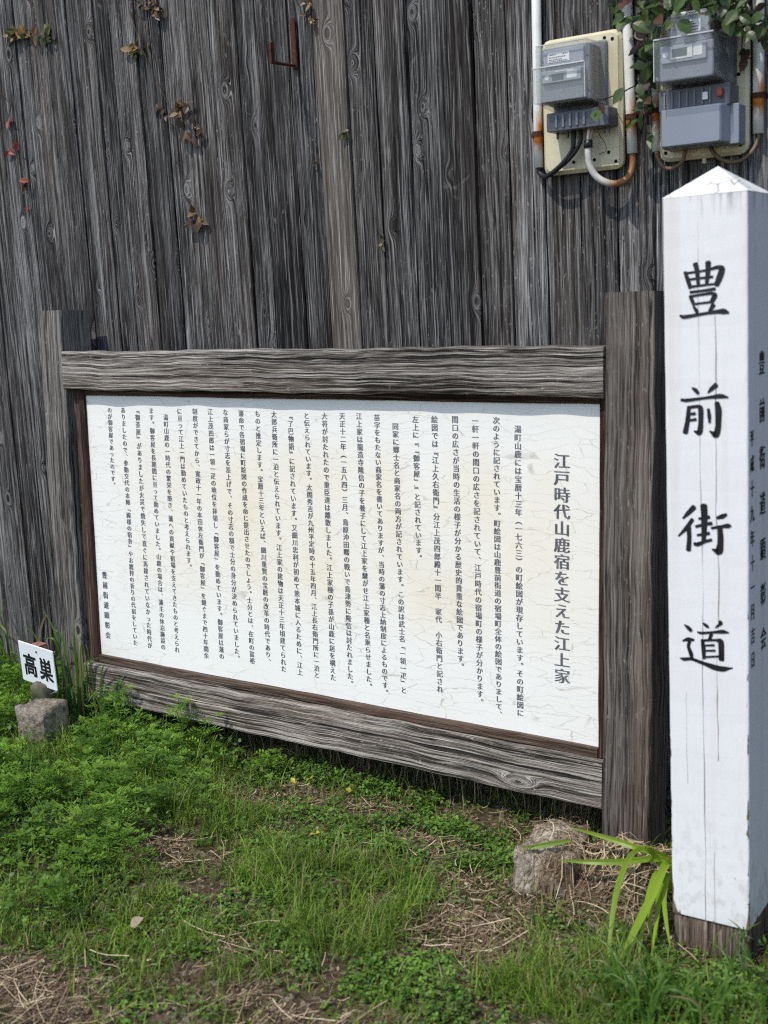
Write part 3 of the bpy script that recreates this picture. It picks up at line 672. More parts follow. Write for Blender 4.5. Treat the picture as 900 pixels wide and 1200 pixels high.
m2 = s.n('ShaderNodeMixShader'); gm = s.n('ShaderNodeNewGeometry'); s.put(m2.inputs[0], s.mul(fr.outputs[0], s.math('SUBTRACT', 1.0, gm.outputs['Backfacing']))); s.t.links.new(m1.outputs[0], m2.inputs[1]); s.t.links.new(gl.outputs[0], m2.inputs[2])
s.t.links.new(m2.outputs[0], s.out.inputs[0]); M_cover = s.m

def shell(mb, prof, y1, x_in=0.0, r=.006):
    """open-backed cover: prof = list of (x0, x1, z0, z1, y) rings from the wall outwards, last one closed"""
    m = 16; vs = []
    for (x0, x1, z0, z1, y) in prof:
        for cx, cz, t0 in ((x1 - r, z1 - r, 0), (x0 + r, z1 - r, 90), (x0 + r, z0 + r, 180), (x1 - r, z0 + r, 270)):
            for t in (0, 30, 60, 90): vs.append((cx + r * math.cos(R(t0 + t)), y, cz + r * math.sin(R(t0 + t))))
    fs = []
    for i in range(len(prof) - 1):
        for j in range(m): k = (j + 1) % m; fs.append((i * m + j, i * m + k, (i + 1) * m + k, (i + 1) * m + j))
    fs.append(tuple((len(prof) - 1) * m + j for j in range(m)))
    return mb.add(vs, fs)

def disc(mb, x, y, z, r, d=.0015, n=12):
    return tube(mb, [(x, y, z), (x, y - d, z)], r, n)

def ptube(name, pts, rad, mat, parent, off=(0, 0, 0), n=12, k=8):
    m = MB(); tube(m, spline(pts, k), rad, n); return m.build(name, mat, parent, off, True)

def meter(label, x0, x1, z0, z1, dx=0.0):
    return empty('electricity_meter', ((x0 + x1) / 2, YW, z0), label, 'electricity meter', 'electricity meters on the plank wall')

# ---- first meter
e1 = meter('electricity meter with open terminals, black and white cables hanging below its cream back plate', 1.584, 1.792, 1.664, 1.982); O = tuple(e1.location)
m = MB(); rbox(m, 1.578, 1.787, .128, .146, 1.664, 1.984, .020); bp = m.build('back_plate', M_cream, e1, O)
m = MB()
for hx, hz in ((1.745, 1.967), (1.765, 1.962), (1.62, 1.681), (1.66, 1.690), (1.715, 1.690), (1.77, 1.681), (1.70, 1.700), (1.752, 1.704)):
    m = MB(); disc(m, hx, .1278, hz, .0042, .0006); m.build('hole', M_hole, bp, O)
m = MB(); rbox(m, 1.596, 1.779, .1262, .1279, 1.672, 1.676, .001); m.build('pressed_rim', M_cream, bp, O)
m = MB(); rbox(m, 1.7765, 1.7795, .1262, .1279, 1.68, 1.968, .001); m.build('pressed_rim', M_cream, bp, O)
m = MB(); rbox(m, 1.614, 1.738, .058, .1275, 1.822, 1.949, .004); m.build('casing', M_face, e1, O)
m = MB(); rbox(m, 1.622, 1.726, .050, .0585, 1.906, 1.944, .003); m.build('upper_face', M_face2, e1, O)
m = MB(); rbox(m, 1.618, 1.728, .042, .0585, 1.826, 1.896, .003); lf = m.build('lower_face', M_face, e1, O)
m = MB(); rbox(m, 1.626, 1.726, .0325, .043, 1.866, 1.893, .002); db = m.build('display_block', M_face2, e1, O)
m = MB(); rbox(m, 1.634, 1.690, .0488, .0498, 1.914, 1.936, .001); st_ = m.build('label_sticker', M_sticker, e1, O)
m = MB()
for zz, a, b in ((1.9315, 1.638, 1.655), (1.9315, 1.672, 1.686), (1.9255, 1.637, 1.680), (1.9205, 1.637, 1.672), (1.9165, 1.637, 1.684)):
    xx = a
    while xx < b:
        wd = random.uniform(.0015, .004); rbox(m, xx, min(xx + wd, b), .0484, .0487, zz - .0011, zz + .0011, .0003); xx += wd + .0012
m.build('printed_lines', M_black, st_, O)
m = MB(); rbox(m, 1.652, 1.682, .0318, .0324, 1.8705, 1.8845, .001); m.build('display', M_lcd, db, O)
m = MB(); rbox(m, 1.690, 1.716, .0318, .0324, 1.871, 1.888, .001); m.build('sticker', M_pale, db, O)
m = MB(); rbox(m, 1.660, 1.706, .0318, .0324, 1.8885, 1.8905, .0004); m.build('sticker', M_pale, db, O)
m = MB(); disc(m, 1.6385, .0324, 1.879, .0062, .0006, 18); m.build('disc', M_pale, db, O)
m = MB(); disc(m, 1.672, .0418, 1.847, .003, .0012); m.build('screw', M_zinc, lf, O)
m = MB(); shell(m, [(1.612, 1.752, 1.805, 1.960, .1275), (1.610, 1.746, 1.812, 1.957, .10), (1.607, 1.742, 1.820, 1.954, .040), (1.610, 1.739, 1.824, 1.951, .036)], 0); m.build('clear_cover', M_cover, e1, O)
m = MB(); shell(m, [(1.608, 1.741, 1.821, 1.902, .0350), (1.606, 1.741, 1.819, 1.902, .024), (1.609, 1.738, 1.822, 1.899, .020)], 0); m.build('clear_cover', M_cover, e1, O)
M_glint = plain('painted_edge_glint', (.50, .51, .50), .2, .5)  # pale opaque strips paint the bright highlights along the clear cover's edges
m = MB(); rbox(m, 1.606, 1.7415, .0185, .0215, 1.9000, 1.9028, .0008); m.build('edge_glint', M_glint, e1, O)
m = MB(); rbox(m, 1.7395, 1.7415, .0195, .0215, 1.822, 1.8995, .0006); m.build('edge_glint', M_glint, e1, O)
m = MB(); rbox(m, 1.608, 1.7415, .0355, .0375, 1.9530, 1.9552, .0006); m.build('edge_glint', M_glint, e1, O)
m = MB(); rbox(m, 1.612, 1.753, .118, .1277, 1.804, 1.962, .006); m.build('cover_flange', M_case2, e1, O)
m = MB(); rbox(m, 1.616, 1.776, .072, .1278, 1.760, 1.8035, .003); tb = m.build('terminal_block', M_case, e1, O)
m = MB()
for q in range(5):
    m = MB(); rbox(m, 1.640 + q * .018, 1.646 + q * .018, .068, .0719, 1.768, 1.797, .001); m.build('terminal_rib', M_case2, tb, O)
m = MB(); rbox(m, 1.735, 1.747, .0708, .0718, 1.776, 1.792, .0006); m.build('sticker', M_sticker, tb, O)
m = MB()
for xx in (1.628, 1.655, 1.762, 1.75):
    m = MB(); rbox(m, xx, xx + .004, .10, .106, 1.745, 1.7605, .001); m.build('clip', M_case, tb, O)
ptube('black_cable', [(1.672, .105, 1.768), (1.674, .098, 1.735), (1.668, .10, 1.712), (1.640, .105, 1.686), (1.605, .118, 1.668), (1.578, .136, 1.664), (1.559, .145, 1.676), (1.557, .145, 1.695)], .0062, M_black, e1, O)
ptube('black_cable', [(1.690, .105, 1.768), (1.693, .098, 1.738), (1.682, .099, 1.716), (1.652, .104, 1.690), (1.62, .112, 1.676)], .0052, M_black, e1, O)
ptube('wire', [(1.716, .10, 1.765), (1.715, .094, 1.748), (1.713, .094, 1.726)], .0032, M_pale, e1, O)
M_pinkw = plain('pinkish_wire', (.38, .24, .22), .5, .3)
ptube('wire', [(1.725, .10, 1.765), (1.724, .094, 1.748), (1.718, .094, 1.726)], .0032, M_pinkw, e1, O)
M_tape = plain('black_tape', (.014, .014, .018), .35, .5, bump=.4, nscale=120)
m = MB(); tube(m, [(1.7145, .094, 1.734), (1.7145, .094, 1.715)], .0105, 14); m.build('tape', M_tape, e1, O, True)
ptube('thin_wire', [(1.735, .10, 1.762), (1.742, .098, 1.742), (1.752, .108, 1.722), (1.748, .118, 1.706), (1.728, .122, 1.702)], .0008, M_black, e1, O, 6)

# sheathed cable that loops from the meter into the conduit: pale, rusty brown at its outer half
s = NT('rust_stained_white_sheath'); P = s.n('ShaderNodeTexCoord').outputs['Object']; x, y, z = s.sep(P)
nn = s.noise(P, 60, 3); k = s.mapr(s.math('MULTIPLY_ADD', s.math('SUBTRACT', nn, .5), .02, x), .064, .086)
M_sheath = s.done(s.mix(k, s.mix(s.mapr(nn, .4, .7), (.55, .54, .50), (.42, .41, .38)), s.mix(nn, (.14, .065, .025), (.30, .13, .04))), .45, .4)
ptube('sheathed_cable', [(1.7145, .094, 1.724), (1.714, .094, 1.70), (1.717, .098, 1.672), (1.732, .104, 1.646), (1.76, .112, 1.630), (1.786, .122, 1.630), (1.802, .134, 1.645), (1.8065, .144, 1.672), (1.8060, .145, 1.70)], .0082, M_sheath, e1, O, 14)

# ---- conduits
s = NT('white_pipe_with_rust'); P = s.n('ShaderNodeTexCoord').outputs['Object']; x, y, z = s.sep(P)
nn = s.noise(s.vscale(P, (60, 60, 22)), 1, 3, .6); n2 = s.noise(P, 25, 3)
k = s.mul(s.mapr(s.addm(z, s.mul(s.math('SUBTRACT', nn, .5), .07)), .040, .066), s.math('LESS_THAN', z, .0905))
k2 = s.mul(s.mapr(s.addm(z, s.mul(s.math('SUBTRACT', nn, .5), .07)), .150, .112), s.mul(s.math('GREATER_THAN', z, .0905), s.mapr(x, -.006, .010)))
c = s.mix(s.mul(s.mapr(n2, .5, .7), .5), (.70, .70, .66), (.50, .50, .46))
c = s.mix(s.math('MAXIMUM', k, k2), c, s.ramp(nn, [(.3, (.20, .05, .015)), (.55, (.56, .18, .02)), (.75, (.66, .34, .09))]))
M_pipe = s.done(c, .4, .45)
def conduit(label, x, xt, zb, zc, ztop, r):
    z_ref = zc - .0905
    e = empty('conduit_pipe', (x, .145, z_ref), label, 'conduit', 'white conduits on the plank wall')
    O = tuple(e.location)
    m = MB(); tube(m, [(x, .145, zb), (x + .1 * (xt - x), .145, zb + .1 * (ztop - zb)), (xt, .145, ztop)], r, 18); m.build('pipe', M_pipe, e, O, True)
    m = MB(); tube(m, [(x, .145, zc - .006), (x, .145, zc + .006)], r + .0025, 18)
    rbox(m, x - r - .012, x + r + .012, .1545, .1575, zc - .006, zc + .006, .001); m.build('clamp', M_rust, e, O)
    return e
conduit('white conduit with rusty clamp to the left of the meter with hanging cables', 1.557, 1.566, 1.688, 1.769, 2.75, .0118)
conduit('white conduit with a bulged grey upper part between the two meters, cable looping into it', 1.8055, 1.775, 1.697, 1.781, 2.75, .0125)
conduit('thin white conduit half under ivy along the left edge of the ivy covered meter', 1.865, 1.861, 1.695, 1.788, 2.75, .0095)
conduit('thick white conduit with orange rust to the right of the ivy covered meter', 2.106, 2.10, 1.709, 1.791, 2.75, .0125)

# ---- second meter
e2 = meter('electricity meter with closed blue grey terminal lid, ivy hanging over its top', 1.88, 2.096, 1.665, 1.99); O = tuple(e2.location)
m = MB(); rbox(m, 1.878, 2.088, .128, .146, 1.667, 1.995, .022); bp = m.build('back_plate', M_cream, e2, O)
m = MB()
for hx, hz in ((2.07, 1.687), (2.07, 1.94), (1.895, 1.687), (2.066, 1.84)):
    m = MB(); disc(m, hx, .1278, hz, .0042, .0006); m.build('hole', M_hole, bp, O)
m = MB(); rbox(m, 1.918, 2.062, .10, .1278, 1.815, 1.972, .008); m.build('cover_flange', M_case, e2, O)
m = MB(); rbox(m, 1.945, 2.034, .026, .10, 1.905, 1.962, .004); m.build('upper_casing', M_face2, e2, O)
m = MB(); rbox(m, 1.947, 2.028, .022, .060, 1.9625, 1.9705, .003); m.build('top_cap', M_sticker, e2, O)
m = MB(); rbox(m, 1.922, 2.044, .020, .10, 1.828, 1.9045, .004); mf = m.build('casing', M_face, e2, O)
m = MB(); rbox(m, 1.928, 2.030, .013, .0205, 1.866, 1.901, .002); db = m.build('display_block', M_face2, e2, O)
m = MB(); rbox(m, 1.950, 2.000, .0115, .0128, 1.872, 1.899, .001); m.build('display_frame', M_pale, db, O)
m = MB(); rbox(m, 1.954, 1.988, .0105, .0113, 1.877, 1.894, .001); m.build('display', M_lcd, db, O)
m = MB(); rbox(m, 2.002, 2.022, .0121, .0128, 1.874, 1.898, .001); m.build('sticker', M_pale, db, O)
m = MB(); disc(m, 1.939, .0128, 1.884, .006, .0006, 18); m.build('disc', M_pale, db, O)
m = MB()
for hx in (1.95, 2.01):
    m = MB(); disc(m, hx, .0198, 1.845, .0022, .001); m.build('screw', M_zinc, mf, O)
m = MB(); rbox(m, 1.978, 2.014, .0245, .0258, 1.926, 1.952, .001); ls = m.build('label_sticker', M_sticker, e2, O)
m = MB()
for zz in (1.948, 1.943, 1.937, 1.931): rbox(m, 1.981, 1.981 + random.uniform(.014, .030), .0239, .0244, zz - .001, zz + .001, .0003)
m.build('printed_lines', M_black, ls, O)
m = MB(); shell(m, [(1.920, 2.058, 1.818, 1.922, .10), (1.917, 2.052, 1.824, 1.918, .02), (1.916, 2.051, 1.826, 1.916, .004), (1.919, 2.048, 1.829, 1.913, .0)], 0); m.build('clear_cover', M_cover, e2, O)
m = MB(); shell(m, [(1.935, 2.052, 1.9185, 1.972, .10), (1.940, 2.038, 1.9185, 1.966, .018), (1.943, 2.035, 1.9215, 1.963, .014)], 0); m.build('clear_cover', M_cover, e2, O)
m = MB(); rbox(m, 1.9155, 2.0515, -.002, .001, 1.9150, 1.9180, .0008); m.build('edge_glint', M_glint, e2, O)  # painted highlights again, as pale strips on this cover's edges
m = MB(); rbox(m, 1.9155, 1.9175, -.001, .001, 1.828, 1.9145, .0006); m.build('edge_glint', M_glint, e2, O)
m = MB(); rbox(m, 1.902, 2.066, .066, .1278, 1.770, 1.817, .003); tb = m.build('terminal_block', M_case, e2, O)
m = MB()
for q in range(7):
    m = MB(); rbox(m, 1.915 + q * .0175, 1.9185 + q * .0175, .062, .0659, 1.776, 1.812, .001); m.build('terminal_rib', M_case2, tb, O)
m = MB(); rbox(m, 2.006, 2.018, .0602, .0612, 1.786, 1.802, .0006); m.build('sticker', M_sticker, tb, O)
m = MB(); rbox(m, 2.040, 2.052, .052, .0659, 1.788, 1.806, .002); m.build('red_tab', M_red, tb, O)
m = MB(); shell(m, [(1.906, 2.066, 1.688, 1.7735, .1278), (1.908, 2.062, 1.689, 1.773, .075), (1.914, 2.052, 1.690, 1.7725, .050), (1.917, 2.049, 1.693, 1.7695, .046)], 0, r=.004); m.build('terminal_lid', M_lid, e2, O)
m = MB(); rbox(m, 2.0535, 2.082, .080, .1277, 1.686, 1.7725, .003); m.build('lid_step', M_lid, e2, O)
ptube('brown_cable', [(1.8655, .145, 1.712), (1.868, .14, 1.688), (1.888, .125, 1.658), (1.915, .115, 1.650), (1.94, .112, 1.662), (1.95, .112, 1.692)], .0048, M_copper, e2, O)
ptube('brown_cable', [(2.005, .112, 1.692), (2.02, .110, 1.668), (2.045, .112, 1.652), (2.075, .12, 1.652), (2.097, .132, 1.672), (2.106, .144, 1.700), (2.106, .145, 1.73)], .0048, M_copper, e2, O)
m = MB(); tube(m, [(1.985, .135, 1.668), (1.985, .135, 1.655)], .005, 10); m.build('lug', M_cream, e2, O)

# ------------------------------------------------------------------ rusty bracket on the wall
m = MB(); hk = empty('rusty_hook', (.803, YW, 2.04), 'rusty iron hook bracket sticking out of the upper plank wall', 'hook'); O = tuple(hk.location)
rbox(m, .794, .812, .148, .1535, 2.028, 2.168, .006); m.build('strap', M_rust, hk, O)
m = MB(); tube(m, [(.804, .152, 2.039), (.803, .10, 2.037), (.803, .048, 2.035)], .0042, 10); m.build('arm', M_rust, hk, O)
m = MB(); vs = [(.799, .048 + a, 2.033 + b) for a, b in ((-.006, 0), (.008, 0), (.010, .05), (.002, .058), (-.006, .05))]; vs += [(x + .008, y, z) for x, y, z in vs]
m.add(vs, [(0, 1, 2, 3, 4), (9, 8, 7, 6, 5)] + [(i, 5 + i, 5 + (i + 1) % 5, (i + 1) % 5) for i in range(5)]); m.build('tip', M_rust, hk, O)

# ------------------------------------------------------------------ leaves
def leaf(mb, p, d, nrm, L, Wd, rnd, fold=.25, curl=.15, tipf=1.0):
    """pointed oval leaf, folded along its midrib"""
    p = Vector(p); d = Vector(d).normalized(); nrm = Vector(nrm); sd = d.cross(nrm).normalized(); nrm = sd.cross(d).normalized()
    prof = ((0, .04), (.12, .55), (.32, .95), (.55, .92), (.78, .55), (.93, .2), (1.0, .02))
    vs = []; 
    for t, wv in prof:
        c = p + d * (L * t) - nrm * (curl * L * t * t); hw = Wd * .5 * wv
        vs += [c + sd * hw + nrm * (fold * hw), c, c - sd * hw + nrm * (fold * hw)]
    fs = []
    for i in range(len(prof) - 1):
        a = i * 3; fs += [(a, a + 1, a + 4, a + 3), (a + 1, a + 2, a + 5, a + 4)]
    mb.add(vs, fs, None, rnd)

M_ivy = leafmat('ivy_leaf', (.018, .038, .012), (.075, .12, .035), (.10, .045, .03), rough=.38, trans=.25, dry=.86)
M_twig = plain('thin_twig', (.075, .048, .030), .85, .15, var=.3)
ri = random.Random(21)
ivy = empty('ivy_vine', (1.95, YW, 2.3), 'dark green leafy ivy hanging over the top of the right meter and conduits', 'ivy'); O = tuple(ivy.location)
lm = MB(); sm = MB()
spots = []
def spray(pts, n, spread, y0=.02, y1=.11):
    for _ in range(n):
        t = ri.random() * (len(pts) - 1); i = int(t); f = t - i
        px = pts[i][0] * (1 - f) + pts[i + 1][0] * f + ri.gauss(0, spread); py = pts[i][1] * (1 - f) + pts[i + 1][1] * f + ri.gauss(0, spread)
        spots.append(at(px, py, ri.uniform(y0, y1)))
spray([(722, -34), (800, -30), (915, -36)], 190, 15, -.02, .14)
spray([(728, 5), (770, 10), (800, 5), (850, 12), (905, 8)], 88, 8, -.02, .12)
spray([(742, 22), (760, 30), (768, 50)], 18, 7)
spray([(862, 20), (880, 30), (900, 30)], 26, 8, .0, .12)
spray([(756, 50), (759, 80), (757, 110), (755, 135), (756, 158)], 24, 5, .04, .13)
spray([(760, 70), (764, 90)], 8, 4, .05, .12)
spray([(690, 128), (712, 116), (730, 108), (745, 100)], 8, 4, .02, .06)
spray([(866, 58), (870, 72)], 5, 3, .1, .12)
for p in spots:
    d = Vector((ri.gauss(0, .8), ri.gauss(-.35, .35), ri.gauss(-.55, .5))); nr = Vector((ri.gauss(0, .5), -1, ri.gauss(.7, .5)))
    L = ri.uniform(.024, .045)
    leaf(lm, p, d, nr, L, L * ri.uniform(.55, .75), min(.999, ri.betavariate(1.6, 1.4)), ri.uniform(.05, .35), ri.uniform(0, .35))
for pl_ in ([(735, -60), (750, 10), (757, 60), (755, 110), (757, 165)], [(745, 100), (725, 110), (705, 118), (688, 132)], [(720, -50), (790, -10), (850, 5), (905, 20)], [(760, -60), (765, 30), (762, 95)], [(880, -60), (872, 20), (868, 75)], [(800, -70), (820, -20), (850, 10)]):
    tube(sm, spline([at(a, b, .09 if i % 2 else .12) for i, (a, b) in enumerate(pl_)], 6), .0016, 6)
lm.build('foliage', M_ivy, ivy, O); sm.build('stem', M_twig, ivy, O, True)

M_green = leafmat('creeper_green', (.03, .05, .015), (.13, .13, .035), (.28, .16, .06), trans=.3, dry=.75)
M_redl = leafmat('creeper_red', (.16, .022, .022), (.30, .06, .05), trans=.35)
M_brown = leafmat('creeper_brown', (.04, .022, .014), (.13, .078, .036), (.26, .18, .09), trans=.25, dry=.8)
CG = 'creeper sprigs on the plank wall'
def sprig(label, pts, n, sp, mat, twigs, L=.022, seed=0):
    q = random.Random(seed); c = at(*pts[0], YW - .012)
    e = empty('creeper_sprig', tuple(c), label, 'creeper sprig', CG); O = tuple(c)
    m = MB()
    for _ in range(n):
        i = q.randrange(len(pts)); p = at(pts[i][0] + q.gauss(0, sp), pts[i][1] + q.gauss(0, sp * .7), YW - q.uniform(.003, .018))
        d = Vector((q.gauss(0, .8), q.uniform(-.6, -.05), q.gauss(-.3, .6))); l = L * q.uniform(.7, 1.25)
        leaf(m, p, d, (q.gauss(0, .4), -1, q.gauss(.5, .4)), l, l * q.uniform(.5, .7), q.random() * .99, q.uniform(.1, .4), q.uniform(0, .4))
    m.build('leaves', mat, e, O)
    m = MB()
    for tw in twigs: tube(m, spline([at(a, b, YW - .008 - .006 * (i % 2)) for i, (a, b) in enumerate(tw)], 5), .0013, 5)
    m.build('twig', M_twig, e, O)
sprig('green and yellow creeper cluster near the top left corner of the wall', [(20, 40), (30, 42), (40, 40), (52, 38)], 40, 5, M_green, [[(3, 33), (14, 37), (36, 40)]], .030, 1)
sprig('dark green creeper leaves on two bare twigs high on the wall', [(152, 58), (163, 50), (157, 62)], 15, 4, M_green, [[(150, 8), (160, 40), (158, 62)], [(160, 15), (176, 45), (183, 75)], [(166, 55), (172, 70)]], .030, 2)
sprig('drooping red brown creeper leaves at the very top edge of the wall', [(155, 2), (168, 6), (180, 10), (188, 14)], 22, 3, M_brown, [[(150, -8), (170, 2), (190, 14)]], .022, 3)
sprig('tan and brown creeper cluster of thin leaves left of the hook', [(186, 126), (198, 130), (208, 122), (213, 126)], 20, 5, M_brown, [[(183, 92), (192, 112), (200, 130)], [(205, 110), (208, 122), (216, 138)]], .028, 4)
sprig('dark star shaped creeper leaves just below the tan cluster', [(218, 154), (228, 150), (226, 158)], 10, 3, M_brown, [[(214, 136), (222, 148)]], .034, 5)
sprig('creeper sprig with two tan leaves over dark ones, alone in mid wall', [(228, 250), (229, 258), (234, 262)], 13, 3, M_brown, [[(228, 236), (229, 250)]], .032, 6)
sprig('topmost of the pink red creeper leaves by the left edge of the wall', [(8, 142)], 3, 2.5, M_redl, [[(0, 108), (12, 122), (9, 140)]], .028, 7)
sprig('largest pink red creeper leaf pair by the left edge of the wall', [(12, 175), (20, 174)], 4, 2, M_redl, [[(9, 146), (14, 160), (16, 174)]], .034, 8)
sprig('flat pink red creeper leaf pair below the largest red pair', [(22, 214), (31, 213)], 3, 2, M_redl, [[(17, 178), (24, 196), (27, 213)]], .030, 9)
sprig('lowest and smallest pink red creeper leaf by the left edge of the wall', [(34, 243)], 2, 1.5, M_redl, [[(28, 216), (33, 230), (34, 243)]], .018, 10)
sprig('single yellow green curled creeper leaf below the hook', [(406, 155)], 4, 2, M_green, [[(407, 146), (406, 156)]], .020, 11)
sprig('small ochre creeper tuft in the middle plank seam', [(449, 281), (449, 287)], 6, 2, M_green, [[(449, 274), (450, 290)]], .016, 12)
sprig('red brown creeper strand beside the hook at the top of the wall', [(363, 4), (365, 18), (366, 24)], 12, 3, M_brown, [[(362, -8), (365, 26), (367, 40)]], .020, 13)
sprig('tiny red brown creeper leaf beside the pale plank', [(372, 189)], 4, 1.5, M_brown, [[(372, 180), (373, 192)]], .014, 14)

# ------------------------------------------------------------------ stone beside the posts and the strap leaved plant
s = NT('earthy_stone'); P = s.n('ShaderNodeTexCoord').outputs['Object']; x = s.sep(P)[0]
n1 = s.noise(P, 70, 4, .7); n2 = s.noise(P, 14, 4, .6); k = s.mapr(s.addm(x, s.mul(s.math('SUBTRACT', n2, .5), .12)), .045, -.005)
c = s.mix(s.mul(s.mapr(n2, .40, .55), s.math('SUBTRACT', 1.0, k)), s.ramp(n1, [(.3, (.09, .075, .055)), (.6, (.40, .345, .27)), (.75, (.52, .46, .37))]), s.ramp(n1, [(.3, (.06, .04, .025)), (.7, (.19, .135, .085))]))
s.bump(s.addm(n1, n2), .9, .012); M_stone = s.done(c, .95, .1)
rock('curb_stone', (1.752, -.250, .004), (.074, .105, .090), 12, M_stone, 'pale rough stone half sunk in an earthy mound at the right timber post', 'stone', rot=R(14), sub=5, amp=.2, box=.6)

M_strap = leafmat('strap_leaf', (.13, .23, .016), (.30, .42, .04), rough=.4, trans=.35)
sp = empty('strap_leaf_plant', (2.05, -.25, .0), 'plant with long arching yellow green strap leaves between the curb stone and the white post', 'plant'); O = tuple(sp.location)
def strap(mb, pts, w0, rnd=.5, fold=.3, face=(0, -1, .5)):
    Q = spline(pts, 6); n = len(Q); vs = []
    for i, p in enumerate(Q):
        t = (Q[min(i + 1, n - 1)] - Q[max(i - 1, 0)]).normalized(); sd = t.cross(Vector(face)).normalized(); nn = sd.cross(t)
        f = i / (n - 1); hw = w0 * .5 * min(1, .55 + f * 3) * (1 - max(0, (f - .55) / .45) ** 1.8 * .95)
        vs += [p + sd * hw + nn * hw * fold, p, p - sd * hw + nn * hw * fold]
    fs = []
    for i in range(n - 1): a = i * 3; fs += [(a, a + 1, a + 4, a + 3), (a + 1, a + 2, a + 5, a + 4)]
    mb.add(vs, fs, None, rnd)
for pts, wd in (([(2.05, -.22, .02), at(785, 1008, -.22), at(748, 994, -.27), at(705, 980, -.27), at(666, 969, -.25)], .013),
                ([at(668, 985, -.28), at(640, 990, -.31), at(618, 994, -.33), at(599, 998, -.34)], .011),
                ([(2.06, -.22, .05), (2.022, -.24, .101), (1.946, -.30, .104), (1.875, -.33, .100), (1.80, -.335, .089)], .014),
                ([(2.04, -.23, .02), at(766, 1000, -.26), at(750, 996, -.31), at(735, 1010, -.38), at(722, 1050, -.46), at(715, 1100, -.53), at(711, 1150, -.59)], .014),
                ([(2.06, -.24, .05), at(783, 1012, -.30), at(766, 1047, -.39), at(742, 1095, -.49), at(716, 1152, -.60)], .019),
                ([(2.06, -.25, .06), (2.056, -.30, .100), (2.066, -.36, .079), at(781, 1080, -.42), at(786, 1112, -.47)], .011),
                ([(2.05, -.25, .04), (2.028, -.30, .098), at(757, 1065, -.40), at(748, 1128, -.52)], .013),
                ([(2.05, -.26, .04), (2.042, -.31, .080), (2.058, -.38, .052), (2.075, -.43, .010)], .012),
                ([(2.04, -.26, .03), (2.026, -.31, .058), (2.040, -.38, .030), (2.06, -.42, .008)], .010),
                ([(2.05, -.25, .04), at(772, 1030, -.31), at(752, 1075, -.42), at(735, 1120, -.53)], .009), ([(2.06, -.25, .05), at(779, 1040, -.32), at(768, 1090, -.43), at(762, 1135, -.52)], .008)):
    m = MB(); strap(m, pts, wd, ri.random() * .85); m.build('leaf', M_strap, sp, O)

M_long = leafmat('long_grass_leaf', (.040, .10, .014), (.13, .24, .04), (.25, .2, .1), rough=.42, trans=.35, dry=.93)
def clump(label, px, spread, n, hmin, hmax, wd, mat, Y, seed, lean=.25, grp=None, name='grass_clump'):
    q = random.Random(seed); b = at(*px, Y); bz = float(gz(b[0], b[1])); e = empty(name, (b[0], b[1], bz), label, 'grass clump', grp); O = tuple(e.location)
    m = MB()
    for _ in range(n):
        x0, y0 = b[0] + q.gauss(0, spread), b[1] + q.gauss(0, spread * .5); h = q.uniform(hmin, hmax); a = q.uniform(0, 6.28); l = q.uniform(.2, 1.6) * lean
        dx, dy = math.cos(a) * l * h, math.sin(a) * l * h * .6 - .1 * l * h
        z0 = float(gz(x0, y0)) - .01
        strap(m, [(x0, y0, z0), (x0 + dx * .25, y0 + dy * .25, z0 + h * .45), (x0 + dx * .6, y0 + dy * .6, z0 + h * .8), (x0 + dx * 1.2, y0 + dy * 1.2, z0 + h * (1 - .22 * l / lean * q.random()))], wd * q.uniform(.6, 1.2), q.random() * .99, .35)
    m.build('blades', mat, e, O)
clump('dark green long leaves left of the small white plate against the wall', (8, 852), .10, 22, .20, .40, .012, M_long, .06, 31, .5)
clump('tall upright dark green blades in front of the left timber post', (95, 850), .05, 26, .16, .42, .010, M_long, -.10, 32, .22)
clump('spiky upright blades in front of the left end of the bottom rail', (133, 850), .035, 16, .14, .24, .009, M_long, -.09, 33, .3)
clump('lush blurred grass tuft in front of the strap leaved plant', (775, 1195), .09, 150, .05, .13, .005, M_long, -.68, 34, .5)
clump('grass tuft growing against the bare base of the white post', (868, 1128), .035, 12, .05, .15, .004, M_long, -.42, 35, .35)
clump('drooping wide blades in the bottom right corner beside the white post', (905, 1160), .05, 16, .06, .12, .006, M_long, -.50, 36, .8)

# ------------------------------------------------------------------ ground cover
def ell(x, y, blobs, seed, wob=.35):
    n = vnoise(x * 6, y * 6, seed) * wob + vnoise(x * 17, y * 17, seed + 1) * wob * .6; out = np.zeros_like(x)
    for bx, by, rx, ry, sg in blobs:
        d = np.sqrt(((x - bx) / rx) ** 2 + ((y - by) / ry) ** 2) + n
        out = np.maximum(out, sg * np.clip((1.35 - d) / .6, 0, 1))
    return out
BARE = [(.80, -.63, .13, .075, 1), (1.71, -.60, .14, .10, 1), (1.42, -.27, .15, .06, .9), (.82, -.24, .11, .05, .9), (1.0, -1.25, .22, .11, .9), (1.18, -.13, .12, .05, .9), (.95, -.17, .10, .05, .7), (1.55, -.10, .10, .05, .8), (1.0, -.6, .08, .05, .6), (1.62, -.42, .09, .05, .7), (1.30, -.88, .10, .05, .6), (1.56, -1.04, .20, .06, .8), (1.93, -.22, .24, .14, 1), (1.75, -.38, .12, .06, .8), (2.17, -.3, .13, .13, .6), (.97, -.42, .08, .05, .5)]
VETCH = [(.1, -.38, .55, .25, 1), (.50, -.74, .28, .2, .7), (.30, -.12, .32, .10, 1), (.74, -.99, .14, .1, .8), (.55, -.40, .2, .15, .7), (-.5, -.2, .4, .4, 1), (2.45, -.42, .10, .2, .4)]
